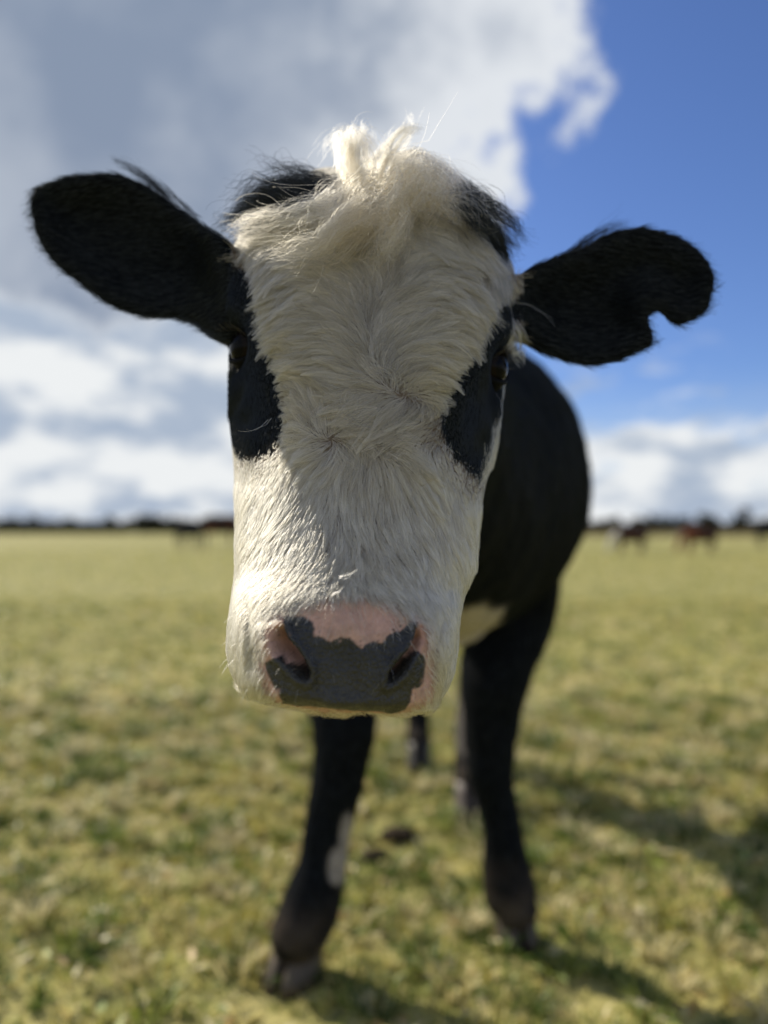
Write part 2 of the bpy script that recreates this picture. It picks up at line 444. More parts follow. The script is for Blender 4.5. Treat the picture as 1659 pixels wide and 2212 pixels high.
def tufts(nt_, per, y0, y1, seed):
    r = np.random.default_rng(seed)
    y = np.sqrt(r.uniform(y0**2, y1**2, nt_)); x = r.uniform(-1, 1, nt_)*near(y); rad = r.uniform(.012, .045, nt_)
    pal = np.array([(.13, .19, .030), (.22, .26, .045), (.60, .53, .27), (.70, .62, .36), (.46, .41, .11), (.09, .14, .025)])[r.integers(0, 6, nt_)]
    k = np.repeat(np.arange(nt_), per); n = len(k); an = r.uniform(0, 6.283, n); q = rad[k]*np.sqrt(r.random(n))
    bx, by = x[k] + q*np.cos(an), y[k] + q*np.sin(an); h = rad[k]*r.uniform(.7, 1.7, n) + .012
    b0 = np.stack([bx, by, ground_z(bx, by) - .004], -1); ln = np.stack([np.cos(an), np.sin(an), 0*an], -1)*(h*r.uniform(.3, 1.3, n))[:, None]
    a2 = r.uniform(0, 6.283, n); sx = np.stack([np.cos(a2), np.sin(a2), 0*a2], -1)*(.0022 + .03*rad[k])[:, None]
    mid = b0 + ln*.35 + np.stack([0*h, 0*h, h*.65], -1); tip = b0 + ln + np.stack([0*h, 0*h, h*r.uniform(.5, 1, n)], -1)
    V = np.stack([b0 - sx, b0 + sx, mid + sx*.8, mid - sx*.8, tip], 1).reshape(-1, 3); i = np.arange(n)*5
    F = np.concatenate([np.stack([i, i+1, i+2], -1), np.stack([i, i+2, i+3], -1), np.stack([i+3, i+2, i+4], -1)])
    return V, F, np.repeat(pal[k]*r.uniform(.75, 1.2, (n, 1)), 5, 0)
V3, F3, c3 = stack(tufts(2600, 34, 1.0, 4.5, 41), tufts(1500, 22, 4.5, 10, 42))
V, F, c = stack((V, F, c), (V2, F2, c2), (V3, F3, c3))
gr = tri_mesh('short_grass', V, F, M_blade, col=c)
tag(gr, 'short olive and straw coloured pasture grass covering the field', 'grass', kind='stuff')

# trodden soil patch between the front legs
bmv = []; bmf = []
def clod(cx, cy, r, seed, hgt):
    rr = np.random.default_rng(seed); k = 26; rings = []
    wob_ = 1 + 0.28*np.array([sum(math.sin(q*2*math.pi*j/k*1.0 + rr.uniform(0, 6))*0.4 for q in (2, 3, 5)) for j in range(k)])
    for s, z in ((1.0, -0.012), (0.85, 0.45), (0.55, 0.85), (0.2, 1.0)):
        th = np.arange(k)/k*6.283
        zz = z*hgt if z > 0 else z
        rings.append(np.stack([cx + r*s*wob_*np.cos(th), cy + 0.8*r*s*wob_*np.sin(th), zz + rr.normal(0, hgt*0.12, k)], -1))
    return loft(rings)
p = P(862, 1795, 2.43)
clods = [(p[0], p[1], 0.050, 3, 0.020, 'largest dark soil clod, kicked up between the front hooves')]
p = P(815, 1838, 2.28); clods.append((p[0], p[1], 0.034, 4, 0.014, 'small dark soil clod just nearer the camera than the largest one'))
for (cx, cy, r_, sd, hg, lb) in clods:
    v, f = clod(cx, cy, r_, sd, hg)
    tag(mesh_obj('soil_clod', v, f, M_soil), lb, 'soil clod', 'soil clods on the grass')

# ------------------------------------------------------------------ the cow: one continuous body
# head rings: b (down the face), half widths left / right, front distance, section shape
HB = [-425, -395, -345, -270, -180, -90, -20, 60, 130, 200, 300, 380, 450, 510, 580, 640, 690, 720, 731]
#        aL   aR   d0    f1   o1    f2   o2    os    f3   o3    ob
HR = [(100, 100, .700, .50, .004, .82, .018, .045, .85, .075, .09),
      (180, 180, .676, .50, .005, .84, .022, .055, .88, .100, .12),
      (240, 240, .650, .50, .005, .86, .026, .065, .90, .130, .16),
      (284, 282, .628, .50, .005, .87, .028, .070, .90, .150, .20),
      (297, 298, .612, .50, .004, .87, .028, .072, .90, .160, .22),
      (291, 295, .600, .48, .003, .84, .028, .072, .92, .165, .23),
      (286, 290, .592, .44, .003, .78, .026, .075, .92, .165, .23),
      (281, 286, .583, .38, .004, .70, .026, .080, .92, .165, .23),
      (275, 282, .575, .36, .004, .68, .028, .085, .92, .165, .23),
      (262, 272, .566, .34, .005, .68, .028, .085, .92, .160, .22),
      (247, 262, .551, .36, .006, .70, .027, .080, .92, .150, .20),
      (238, 260, .535, .38, .007, .73, .027, .075, .92, .140, .19),
      (232, 243, .519, .42, .007, .76, .027, .070, .92, .130, .17),
      (235, 236, .504, .50, .006, .83, .026, .062, .92, .120, .155),
      (239, 237, .494, .50, .005, .83, .022, .058, .92, .110, .140),
      (234, 231, .490, .50, .005, .83, .022, .056, .92, .105, .130),
      (214, 212, .488, .50, .006, .84, .020, .050, .90, .095, .115),
      (190, 190, .490, .50, .006, .83, .018, .042, .88, .075, .090),
      (138, 138, .496, .50, .005, .83, .014, .030, .86, .050, .060)]
bb = np.linspace(HB[0], HB[-1], 90)
HRi = crom(HB, HR, bb)
rings = []
for bv, row in zip(bb, HRi):
    aL, aR, d0, f1, o1, f2, o2, os_, f3, o3, ob = row
    ctrl = [(0, d0), (aR*f1, d0+o1), (aR*f2, d0+o2), (aR, d0+os_), (aR*f3, d0+o3), (0, d0+ob),
            (-aL*f3, d0+o3), (-aL, d0+os_), (-aL*f2, d0+o2), (-aL*f1, d0+o1)]
    s = closed_spline(ctrl, 80)
    px, py = ab2p(s[:, 0], np.full(80, bv))
    rings.append(P(px, py, s[:, 1]))
parts = [loft(rings)]
# lower jaw and chin
def FP(a, b_, d): return P(*ab2p(a, b_), d)
parts.append(tube([FP(-14, 694, .530), FP(-6, 668, .575), (-.045, .66, .865), (-.02, .74, .93), (0, .80, 1.02)],
                  [(.030, .016), (.045, .022), (.052, .035), (.07, .05), (.085, .07)], n=24))
# neck and barrel
parts.append(tube([(-.005, .73, 1.12), (.015, .90, 1.10), (.07, 1.18, 1.06), (.13, 1.45, 1.02), (.19, 1.75, 1.05), (.245, 2.1, 1.07), (.275, 2.5, 1.07), (.29, 2.9, 1.07), (.30, 3.2, 1.08), (.30, 3.38, 1.07)],
                  [(.09, .12), (.10, .15), (.13, .20), (.18, .26), (.255, .33), (.305, .36), (.325, .375), (.32, .36), (.27, .29), (.17, .20)], n=40))
# brisket
parts.append(tube([(.05, 1.22, .95), (.09, 1.42, .86), (.145, 1.60, .80), (.20, 1.80, .79)], [.075, .085, .085, .08], n=18))
# withers ridge, rump
parts.append(tube([(.10, 1.35, 1.20), (.17, 1.7, 1.31), (.23, 2.1, 1.33), (.28, 2.7, 1.34), (.30, 3.15, 1.32), (.30, 3.36, 1.26)],
                  [.06, .075, .075, .075, .08, .06], n=18))
# front legs
LL = [(-.02, 1.86, .98), P(742, 1440, 1.805), P(744, 1560, 1.745), P(726, 1700, 1.720), P(707, 1800, 1.705), P(692, 1880, 1.695), P(668, 1965, 1.685), P(646, 2018, 1.670)]
parts.append(tube([tuple(q) for q in LL], [(.15, .17), (.090, .10), (.072, .080), (.056, .062), (.050, .050), (.054, .055), (.064, .064), (.058, .062)], n=24))
RL = [(.33, 1.92, 1.04), P(1112, 1290, 1.945), P(1075, 1440, 1.885), P(1060, 1560, 1.865), P(1063, 1680, 1.855), P(1085, 1780, 1.850), P(1093, 1860, 1.845), P(1104, 1935, 1.840), P(1112, 1958, 1.830)]
parts.append(tube([tuple(q) for q in RL], [(.13, .20), (.105, .14), (.088, .10), (.066, .074), (.052, .058), (.044, .046), (.053, .055), (.060, .062), (.052, .056)], n=24))
# hind legs
parts.append(tube([(.14, 3.05, .98), (.12, 3.12, .74), (.13, 3.38, .50), (.14, 3.30, .30), (.14, 3.22, .14), (.14, 3.17, .08)],
                  [(.13, .22), (.09, .15), (.052, .075), (.042, .048), (.047, .05), (.048, .055)], n=20))
parts.append(tube([(.42, 3.0, .98), (.42, 2.95, .74), (.36, 3.08, .50), (.315, 2.88, .30), (.295, 2.74, .14), (.29, 2.68, .08)],
                  [(.14, .22), (.09, .15), (.052, .075), (.042, .048), (.047, .05), (.048, .055)], n=20))
# tail
parts.append(tube([(.30, 3.40, 1.24), (.30, 3.50, 1.12), (.29, 3.52, .8), (.29, 3.50, .5)], [.035, .024, .018, .03], n=10))
# ears: cupped shells with real thickness
EAR_L = [(500, 520), (480, 508), (440, 480), (400, 455), (345, 415), (310, 392), (270, 374), (235, 367), (200, 366), (165, 370), (130, 379), (95, 390), (72, 402), (60, 425), (62, 460),
         (70, 500), (84, 532), (110, 565), (160, 606), (220, 650), (255, 668), (290, 680), (330, 686), (370, 687), (410, 692), (440, 712), (465, 728), (500, 735), (530, 640)]
EAR_R = [(1095, 610), (1130, 583), (1165, 564), (1200, 550), (1260, 530), (1300, 505), (1340, 488), (1400, 486), (1460, 502), (1510, 530), (1540, 565), (1550, 600), (1544, 645), (1530, 676),
         (1500, 692), (1478, 702), (1464, 702), (1448, 690), (1434, 674), (1420, 660), (1408, 652), (1401, 658), (1404, 680), (1413, 706), (1422, 730), (1418, 746), (1390, 757), (1340, 780), (1280, 791), (1225, 780), (1180, 758), (1130, 722), (1095, 700)]
def ear(poly, depth, seed):
    poly = np.array(poly, float)
    # denser outline
    dense = []
    for i in range(len(poly)):
        p0, p1 = poly[i], poly[(i+1) % len(poly)]
        k = max(1, int(np.hypot(*(p1-p0))/9))
        for j in range(k): dense.append(p0 + (p1-p0)*j/k)
    dense = np.array(dense)
    gx, gy = np.meshgrid(np.arange(poly[:, 0].min(), poly[:, 0].max(), 10), np.arange(poly[:, 1].min(), poly[:, 1].max(), 10))
    g = np.stack([gx.ravel(), gy.ravel()], -1); sd = poly_sd(g[:, 0], g[:, 1], poly); g = g[sd < -7]
    pts = np.concatenate([dense, g]); n = len(dense)
    res = delaunay_2d_cdt([Vector(q) for q in pts], [(i, (i+1) % n) for i in range(n)], [], 1, 1e-5)
    v2 = np.array([tuple(q) for q in res[0]]); fs = res[2]
    sd = -poly_sd(v2[:, 0], v2[:, 1], poly); sd = np.maximum(sd, 0)
    d, th = depth(v2[:, 0], v2[:, 1], sd)
    A = P(v2[:, 0], v2[:, 1], d - th/2); k = len(v2)
    d2 = d + th/2
    # back sheet directly behind the front one, at equal world x and z
    B = A.copy(); B[:, 1] = d2
    cnt = {}
    for f in fs:
        for i in range(3):
            e = (f[i], f[(i+1) % 3]); cnt[e] = cnt.get(e, 0) + 1
    F = [tuple(f) for f in fs] + [tuple(i + k for i in f[::-1]) for f in fs]
    for (i, j) in list(cnt):
        if (j, i) not in cnt: F.append((j, i, i + k, j + k))
    return np.concatenate([A, B]).tolist(), F
def dL(x, y, sd):
    s = sstep(sd, 0, 110); r = np.clip((480 - x)/420, 0, 1)
    return .700 + .020*r + .030*s*(1 - 0.3*r) - .03*sstep(r, .2, 0), .0095 + .006*sstep(sd, 0, 30) + .02*sstep(r, .25, 0)
def dR(x, y, sd):
    s = sstep(sd, 0, 110); r = np.clip((x - 1130)/420, 0, 1)
    return .705 - .008*r + .026*s + .012*sstep(y, 560, 500)*r, .0095 + .006*sstep(sd, 0, 30) + .02*sstep(r, .25, 0)
parts.append(ear(EAR_L, dL, 1)); parts.append(ear(EAR_R, dR, 2))
body_me = join_remesh(parts, 0.0046, 7, 'body')

# finer faces around the nose so that nostrils and lip edge can be shaped
bm = bmesh.new(); bm.from_mesh(body_me)
sel = []
for f in bm.faces:
    c = f.calc_center_median()
    if c.y < .60 and c.z < 1.0:
        px, py = Q(np.array(c)); a_, b_ = p2ab(px, py)
        if 445 < b_ < 800 and c.y < .575: sel.append(f)
ed = {e for f in sel for e in f.edges}
bmesh.ops.subdivide_edges(bm, edges=list(ed), cuts=3, use_grid_fill=True)
bmesh.ops.triangulate(bm, faces=[f for f in bm.faces if len(f.verts) > 4])
bm.to_mesh(body_me); bm.free()
nv = len(body_me.vertices)
co = np.empty(nv*3, np.float32); body_me.vertices.foreach_get('co', co); co = co.reshape(-1, 3).astype(float)
no = np.empty(nv*3, np.float32); body_me.vertices.foreach_get('normal', no); no = no.reshape(-1, 3).astype(float)
nE = len(body_me.edges); eidx = np.empty(nE*2, np.int32); body_me.edges.foreach_get('vertices', eidx); eidx = eidx.reshape(-1, 2)
PX, PY = Q(co); FA, FB = p2ab(PX, PY)
def relax(mask, it, k=0.5):
    global co
    m = mask[:, None]
    for _ in range(it):
        s = np.zeros_like(co); n_ = np.zeros(nv)
        np.add.at(s, eidx[:, 0], co[eidx[:, 1]]); np.add.at(s, eidx[:, 1], co[eidx[:, 0]])
        np.add.at(n_, eidx[:, 0], 1); np.add.at(n_, eidx[:, 1], 1)
        co = co + m*k*(s/n_[:, None] - co)
def Z3(l): return [(464.5 + .34*x, 1161.3 + .34*y) for x, y in l]
head = (co[:, 1] < .92) & (co[:, 2] > .72)
front = head & (no[:, 1] < 0.35)
nose = sstep(FB, 452, 520)*sstep(co[:, 1], .578, .555)*head
relax(nose, 4)
# nostril cavities
NOS_L = Z3([(432, 560), (455, 640), (510, 700), (560, 775), (600, 850), (590, 905), (545, 895), (490, 850), (440, 790), (385, 740), (365, 660), (385, 580)])
NOS_R = Z3([(1285, 570), (1262, 650), (1232, 715), (1172, 772), (1118, 850), (1098, 930), (1140, 915), (1190, 870), (1235, 790), (1285, 720), (1308, 640)])
for poly, sgn in ((NOS_L, 1), (NOS_R, -1)):
    sd = poly_sd(PX, PY, poly)
    m = sstep(sd, 3, -17)*front
    co[:, 1] += m*.019; co[:, 0] += m*.006*sgn
    rim = np.exp(-((sd - 9)/9)**2)*front*(co[:, 1] < .56)
    co[:, 1] -= rim*.0028
# pad: slight central hollow, rolled upper lip, small warts along the pigment border
pad_hollow = np.exp(-((FA/55)**2)) * sstep(FB, 560, 620)*sstep(FB, 740, 690)*front
co[:, 1] += pad_hollow*.004
lip = np.exp(-((FB - 722)/22)**2)*sstep(np.abs(FA), 190, 120)*front*(co[:, 1] < .54)
co[:, 1] -= lip*.004
# swelling of the muzzle sides and fold above the nostrils
fold = np.exp(-((FB - 500 - np.abs(FA)*0.12)/16)**2)*front*sstep(np.abs(FA), 40, 120)*(co[:, 1] < .58)
co += no*(-(fold*0))[:, None]
crease = np.exp(-((np.abs(FA) - 196 + (FB - 600)*.10)/11)**2)*sstep(FB, 480, 530)*sstep(FB, 690, 640)*front
co += no*(-(crease*.0016))[:, None]
lump = nose*front*sstep(poly_sd(PX, PY, Z3([(285, 520), (600, 400), (1100, 400), (1390, 560), (1390, 1000), (1200, 1180), (480, 1180), (285, 960)])), 10, -20)
co += no*(lump*(.0006*wnoise(co, 260, 1) + .0009*wnoise(co, 110, 2)))[:, None]
relax(nose, 2, .4)
# leg and barrel relief: knees, tendons, ribs, folds
bodym = (co[:, 1] > 1.0).astype(float)
co += no*(bodym*(.004*wnoise(co, 14, 0) + .002*wnoise(co, 40, 1)))[:, None]
# eyes: find the skin where each eye looks out, press a socket there
EYES = []
for ex, ey in ((514, 750), (1083, 797)):
    k = np.where(front & (np.abs(PX - ex) < 9) & (np.abs(PY - ey) < 9))[0]
    k = k[np.argsort(co[k, 1])[:12]]
    p = co[k].mean(0); n = no[k].mean(0); n /= np.linalg.norm(n)
    if p[0] < -.02: n = n + np.array((.0, -.30, 0.02))
    else: n = n + np.array((.0, -.34, 0.0))
    n /= np.linalg.norm(n)
    r = np.linalg.norm(co - p, axis=1)
    co -= n*(.010*np.clip(1 - (r/.034)**2, 0, 1)**2)[:, None]
    # brow above, soft swelling below
    br = p + np.array((.004*np.sign(-p[0]), -.002, .033)); r2 = np.linalg.norm(co - br, axis=1)
    co += no*(.009*np.exp(-(r2/.017)**2))[:, None]
    bl = p + np.array((.003*np.sign(-p[0]), -.004, -.030)); r3 = np.linalg.norm(co - bl, axis=1)
    co += no*(.003*np.exp(-(r3/.012)**2))[:, None]
    s_ = np.sign(p[0] + 1e-6) if p[0] < 0 else 1.0
    for (dx, dy, dz, am, rd) in ((.010, -.026, -.052, .0035, .012), (.014, -.040, -.085, .0040, .017), (.002, -.020, -.046, -.0025, .007)):
        c_ = p + np.array((-s_*dx, dy, dz)); r4 = np.linalg.norm(co - c_, axis=1)
        co += no*(am*np.exp(-(r4/rd)**2))[:, None]
    EYES.append((p, n))
relax(head.astype(float)*(1 - nose), 1, .4)
body_me.vertices.foreach_set('co', co.astype(np.float32).ravel()); body_me.update()
body_me.vertices.foreach_get('normal', nf := np.empty(nv*3, np.float32)); no = nf.reshape(-1, 3).astype(float)
PX, PY = Q(co); FA, FB = p2ab(PX, PY)

# markings ---------------------------------------------------------
BLAZE = [(506, 505), (492, 560), (528, 602), (540, 680), (556, 735), (582, 800), (596, 870), (597, 925), (584, 962), (556, 988), (520, 992), (490, 930), (440, 960), (440, 1700), (1200, 1700),
         (1200, 1080), (1035, 1045), (1010, 1018), (985, 988), (968, 948), (965, 902), (985, 850), (1012, 798), (1050, 740), (1085, 682), (1128, 655), (1160, 600), (1110, 560),
         (1060, 548), (1010, 500), (985, 440), (960, 380), (880, 320), (740, 330), (715, 400), (690, 435), (650, 458), (600, 468), (550, 478)]
CHEEK_R = [(1112, 690), (1092, 850), (1076, 920), (1055, 985), (1038, 1040), (1100, 1060), (1200, 900), (1200, 690)]
BLACKPAD = Z3([(430, 510), (470, 498), (560, 500), (612, 530), (630, 575), (628, 625), (665, 632), (700, 640), (740, 660), (765, 645), (800, 636), (850, 634), (880, 655), (905, 685), (930, 702), (950, 682), (985, 665), (1020, 658), (1060, 672), (1080, 640), (1110, 615), (1140, 600), (1180, 590), (1205, 565), (1225, 550), (1232, 510), (1255, 500), (1285, 530), (1294, 570), (1278, 640), (1240, 700), (1190, 752), (1200, 770), (1215, 748), (1265, 710), (1318, 738), (1345, 800), (1350, 850), (1338, 910), (1300, 955), (1250, 962), (1242, 1045), (1200, 1105), (1190, 1250), (420, 1250),
               (425, 1045), (390, 975), (360, 920), (338, 880), (320, 800), (370, 765), (430, 745), (450, 792), (520, 798), (575, 812), (545, 750), (495, 675), (440, 625)])
PINK = Z3([(330, 520), (400, 470), (480, 470), (600, 420), (760, 385), (960, 385), (1100, 420), (1200, 480), (1320, 530), (1385, 600), (1390, 760), (1400, 900), (1420, 1000), (1370, 1080), (1250, 1150), (1000, 1180), (600, 1150), (380, 1080), (300, 960), (285, 820), (285, 640)])
def pigment(p, px, py):
    """0 black hair .. 1 white hair for points on the animal"""
    jx = 7*wnoise(p, 90, 0) + 4*wnoise(p, 260, 1); jy = 7*wnoise(p, 90, 2)
    hd = p[:, 1] < .95
    sdb = poly_sd(px + jx, py + jy, BLAZE) + (15 + 9*np.exp(-((py - 740)/90)**2))*sstep(py, 540, 640)*sstep(py, 1010, 960)
    wh = sstep(sdb, 4, -4)
    wh = np.maximum(wh, sstep(poly_sd(px + jx*.4, py + jy*.4, CHEEK_R), 2, -3))
    wh = wh*(p[:, 1] < .80)*(p[:, 2] < 1.30)
    for E in (EAR_L, EAR_R):
        pass
    ears = ((np.abs(p[:, 0] + .003) > .128) & (p[:, 2] > 1.09)) | (p[:, 1] > .755)
    wh = np.where(ears, 0, wh)*hd
    # body patches: brisket, inside of the left shin, hind socks
    def blob(c, r): return sstep(np.linalg.norm((p - np.array(c))/np.array(r), axis=1) + .12*wnoise(p, 25, 1), 1.1, .85)
    wb = blob((.13, 1.50, .775), (.10, .26, .10))
    q = P(738, 1862, 1.655); wb = np.maximum(wb, .62*np.maximum(blob((q[0], q[1], q[2] - .01), (.030, .07, .045)), blob((q[0] + .012, q[1], q[2] + .045), (.020, .07, .055))))
    wb = np.maximum(wb, blob((.10, 3.28, .30), (.05, .10, .12)))
    wb = np.maximum(wb, .3*blob((.28, 2.85, .30), (.06, .2, .20)))
    return np.where(hd, wh, wb)
pg = pigment(co, PX, PY)
SK_B = np.array((.0038, .0049, .0065)); SK_W = np.array((.13, .10, .075))
tint = SK_B + (np.where((co[:, 1] > .95)[:, None], np.array((.46, .41, .36)), SK_W) - SK_B)*pg[:, None]
# bare skin of the nose
def nose_cols(px, py, p):
    j = 2.2*wnoise(p, 420, 1); j2 = 2.2*wnoise(p, 420, 2)
    pk = sstep(poly_sd(px + 3*j, py + 3*j2, PINK), 22, -26)
    bk = sstep(poly_sd(px + j, py + j2, BLACKPAD), 1.5, -1.5)
    sdk = poly_sd(px, py, BLACKPAD)
    fr = sstep(wnoise(p, 900, 0) + .6*wnoise(p, 500, 2), .75, .95)*sstep(sdk, 26, 6)
    bk = np.maximum(bk, .85*fr)
    pf = sstep(wnoise(p, 620, 1) + .5*wnoise(p, 300, 0), 1.0, 1.25)*sstep(sdk, -14, -4)*(sdk < 0)
    bk = bk*(1 - .6*pf)
    return pk, bk
pk, bk = nose_cols(PX, PY, co)
nm = head & (co[:, 1] < .575) & (FB > 440)
pk *= nm; bk *= nm*sstep(co[:, 1], .512, .506)
pinkc = np.array((.50, .315, .255)) + .05*wnoise(co, 120, 0)[:, None]*np.array((1, .5, .4))
warm = sstep(np.abs(FA), 120, 175)*sstep(FB, 640, 540)       # redder, sore looking nostril rims
pinkc = pinkc*(1 - .35*warm[:, None]) + np.array((.27, .085, .045))*.35*warm[:, None]
tint = tint*(1 - pk[:, None]) + pinkc*pk[:, None]
padc = np.array((.018, .019, .020))*(1 + .35*wnoise(co, 200, 2)[:, None]) + np.array((.013, .011, .005))*sstep(FB, 590, 680)[:, None]
tint = tint*(1 - bk[:, None]) + padc*bk[:, None]
# muddy lower legs
mud = sstep(co[:, 2], .22, .02)*(co[:, 1] > 1)*(.5 + .4*wnoise(co, 30, 0))
tint = tint + (np.array((.11, .085, .062)) - tint)*np.clip(mud, 0, .8)[:, None]
set_col(body_me, 'tint', np.clip(tint, .002, 1))
wa = body_me.attributes.new('wet', 'FLOAT', 'POINT'); wa.data.foreach_set('value', np.maximum(bk, pk*.35).astype(np.float32))
body_me.polygons.foreach_set('use_smooth', np.ones(len(body_me.polygons), bool))
body_me.materials.append(M_body)
cow = empty('cow', (.25, 2.2, 0))
tag(cow, 'young black cow with white blaze and shaggy cream forelock sniffing at the camera', 'cow')
body = bpy.data.objects.new('body', body_me); C.objects.link(body)
INV = np.array(cow.location)
def adopt(o, par=cow):
    o.parent = par; o.matrix_parent_inverse.identity()
    if par is cow: o.location = -cow.location
    return o
adopt(body)

# eyes -------------------------------------------------------------
ER = .0205
for (p, n), side in zip(EYES, (-1, 1)):
    c = p - n*.0160
    up = np.array((0, 0, 1.0)); e1 = np.cross(up, n); e1 /= np.linalg.norm(e1); e2 = np.cross(n, e1)
    e1r = e1*math.cos(R(12)*side) + e2*math.sin(R(12)*side); e2r = np.cross(n, e1r)
    k, m = 24, 36; rings = []; cols = []
    for i in range(1, k):
        t_ = math.pi*i/k
        th = np.arange(m)/m*2*math.pi
        rr = ER*(1 + .05*math.exp(-(t_/.5)**2))
        rings.append(c + rr*(math.cos(t_)*n + math.sin(t_)*(np.cos(th)[:, None]*e1r + np.sin(th)[:, None]*e2r)))
        dv = (rings[-1] - c)/rr; lat = np.array((side*.95, -.02, -.25)); lat /= np.linalg.norm(lat)
        white = ((dv @ lat) > .86) & (t_ > .5)
        cols.append(np.where(white[:, None], np.array((.60, .57, .55)), np.tile((.004, .004, .005) if t_ < .62 else ((.010, .007, .006) if t_ < .98 else (.62, .58, .54)), (m, 1))))
    v, f = loft(rings)
    eo = adopt(mesh_obj('eye', v, f, M_eye)); set_col(eo.data, 'tint', np.concatenate([np.concatenate(cols), [(.01, .008, .009), (.5, .4, .4)]]))
    # lids: thick shells with an almond opening
    for sgn, opn in ((1, 38), (-1, 27)):
        nu, nv_ = 26, 8; out = []; inn = []
        for i in range(nu):
            u = -82 + 164*i/(nu-1)
            v0 = opn*max(0, 1 - (abs(u)/64)**2.2) - 6*max(0, (abs(u) - 64)/18)
            for j in range(nv_):
                s = j/(nv_-1); vv = v0 + (80 - v0)*s
                cu, su, cv, sv = math.cos(R(u)), math.sin(R(u)), math.cos(R(vv*sgn)), math.sin(R(vv*sgn))
                dv = n*cu*cv + e1r*su*cv + e2r*sv
                rl = ER*(1.10 + .075*math.exp(-((s - .10)/.12)**2) + .03*math.sin(s*16 + u*.02)*(1 - s))
                out.append(c + dv*rl); inn.append(c + dv*ER*1.012)
        V = out + inn; K = len(out); F = []
        for i in range(nu-1):
            for j in range(nv_-1):
                q = i*nv_ + j; F.append((q, q+1, q+nv_+1, q+nv_)); F.append((K+q, K+q+nv_, K+q+nv_+1, K+q+1))
            q = i*nv_; F.append((q, q+nv_, K+q+nv_, K+q)); q += nv_-1; F.append((q, K+q, K+q+nv_, q+nv_))
        lo = adopt(mesh_obj('eyelid', V, F, M_lid)); set_col(lo.data, 'tint', np.tile((.0045, .0048, .006), (len(V), 1)))

# hooves: two claws each
def hoof(cx, cy, yaw, wdt, lng, hgt, tone):
    fw = np.array((math.sin(yaw), -math.cos(yaw), 0)); rt = np.array((math.cos(yaw), math.sin(yaw), 0))
    for s in (-1, 1):
        rings = []
        for q, z in ((0.0, -.012), (.25, .012), (.6, .035), (.85, .052), (1.0, hgt)):
            sc_ = 1 - .28*q; th = np.arange(20)/20*6.283
            ax = wdt*.26*sc_; ay = lng*.5*(1 - .30*q)
            cen = np.array((cx, cy, z)) + rt*s*wdt*.222*(1 - .1*q) - fw*lng*.24*q
            # toe pointed inwards, heel rounded
            e = np.cos(th)[:, None]*rt*ax*(1 - .30*np.clip(np.sin(th), 0, 1))[:, None] + np.sin(th)[:, None]*fw*ay - rt*s*ax*.35*np.clip(np.sin(th), 0, 1)[:, None]**2
            rings.append(cen + e)
        v, f = loft(rings)
        o = adopt(mesh_obj('hoof', v, f, M_hoof))
        z = np.array([q[2] for q in v])
        set_col(o.data, 'tint', np.array(tone)*(0.75 + 6*np.clip(z, 0, .06))[:, None])
HOOVES = [(P(628, 2085, 1.672), -.42, .128, .135, (.10, .078, .056)), (P(1119, 1990, 1.825), .12, .105, .12, (.07, .055, .042)),
          (np.array((.14, 3.12, 0)), 0, .11, .12, (.03, .026, .024)), (np.array((.287, 2.63, 0)), 0, .11, .12, (.10, .08, .07))]
for p, yw, wd, lg, tn in HOOVES: hoof(p[0], p[1], yw, wd, lg, .092, tn)

# ------------------------------------------------------------------ fur
body_me.calc_loop_triangles()
nt = len(body_me.loop_triangles); tri = np.empty(nt*3, np.int32); body_me.loop_triangles.foreach_get('vertices', tri); tri = tri.reshape(-1, 3)
tp = co[tri]; tarea = .5*np.linalg.norm(np.cross(tp[:, 1]-tp[:, 0], tp[:, 2]-tp[:, 0]), axis=1)
tcen = tp.mean(1)
def sample(weight_fn, density, r):
    """random skin points; density in hairs per square metre times weight per triangle"""
    wgt = weight_fn(tcen, no[tri].mean(1))*tarea*density
    n = r.poisson(wgt); idx = np.repeat(np.arange(nt), n)
    u, v = r.random(len(idx)), r.random(len(idx)); f = u + v > 1; u[f] = 1-u[f]; v[f] = 1-v[f]
    b3 = np.stack([1-u-v, u, v], -1)[:, :, None]
    p = (co[tri[idx]]*b3).sum(1); n_ = (no[tri[idx]]*b3).sum(1); n_ /= np.linalg.norm(n_, axis=1)[:, None]
    return p, n_
def curves_obj(name, pts, rad, col, mat, parent, label=None):
    """pts: (n, k, 3); rad: (n, k); col: (n, 3)"""
    n, k = pts.shape[:2]
    cu = bpy.data.hair_curves.new(name); cu.add_curves([k]*n)
    cu.attributes['position'].data.foreach_set('vector', pts.astype(np.float32).ravel())
    ra = cu.attributes.get('radius') or cu.attributes.new('radius', 'FLOAT', 'POINT')
    ra.data.foreach_set('value', rad.astype(np.float32).ravel())
    ca = cu.attributes.new('tint', 'FLOAT_COLOR', 'CURVE'); c4 = np.ones((n, 4), np.float32); c4[:, :3] = col
    ca.data.foreach_set('color', c4.ravel())
    cu.materials.append(mat)
    o = bpy.data.objects.new(name, cu); C.objects.link(o)
    adopt(o, parent); o['kind'] = 'stuff'
    return o
def unit(v): return v/np.maximum(np.linalg.norm(v, axis=-1, keepdims=True), 1e-9)
EA = np.array((CT, 0, -ST)); EB = unit(np.array((-ST, -.33, -CT)))
WHORL = (-62, 150)
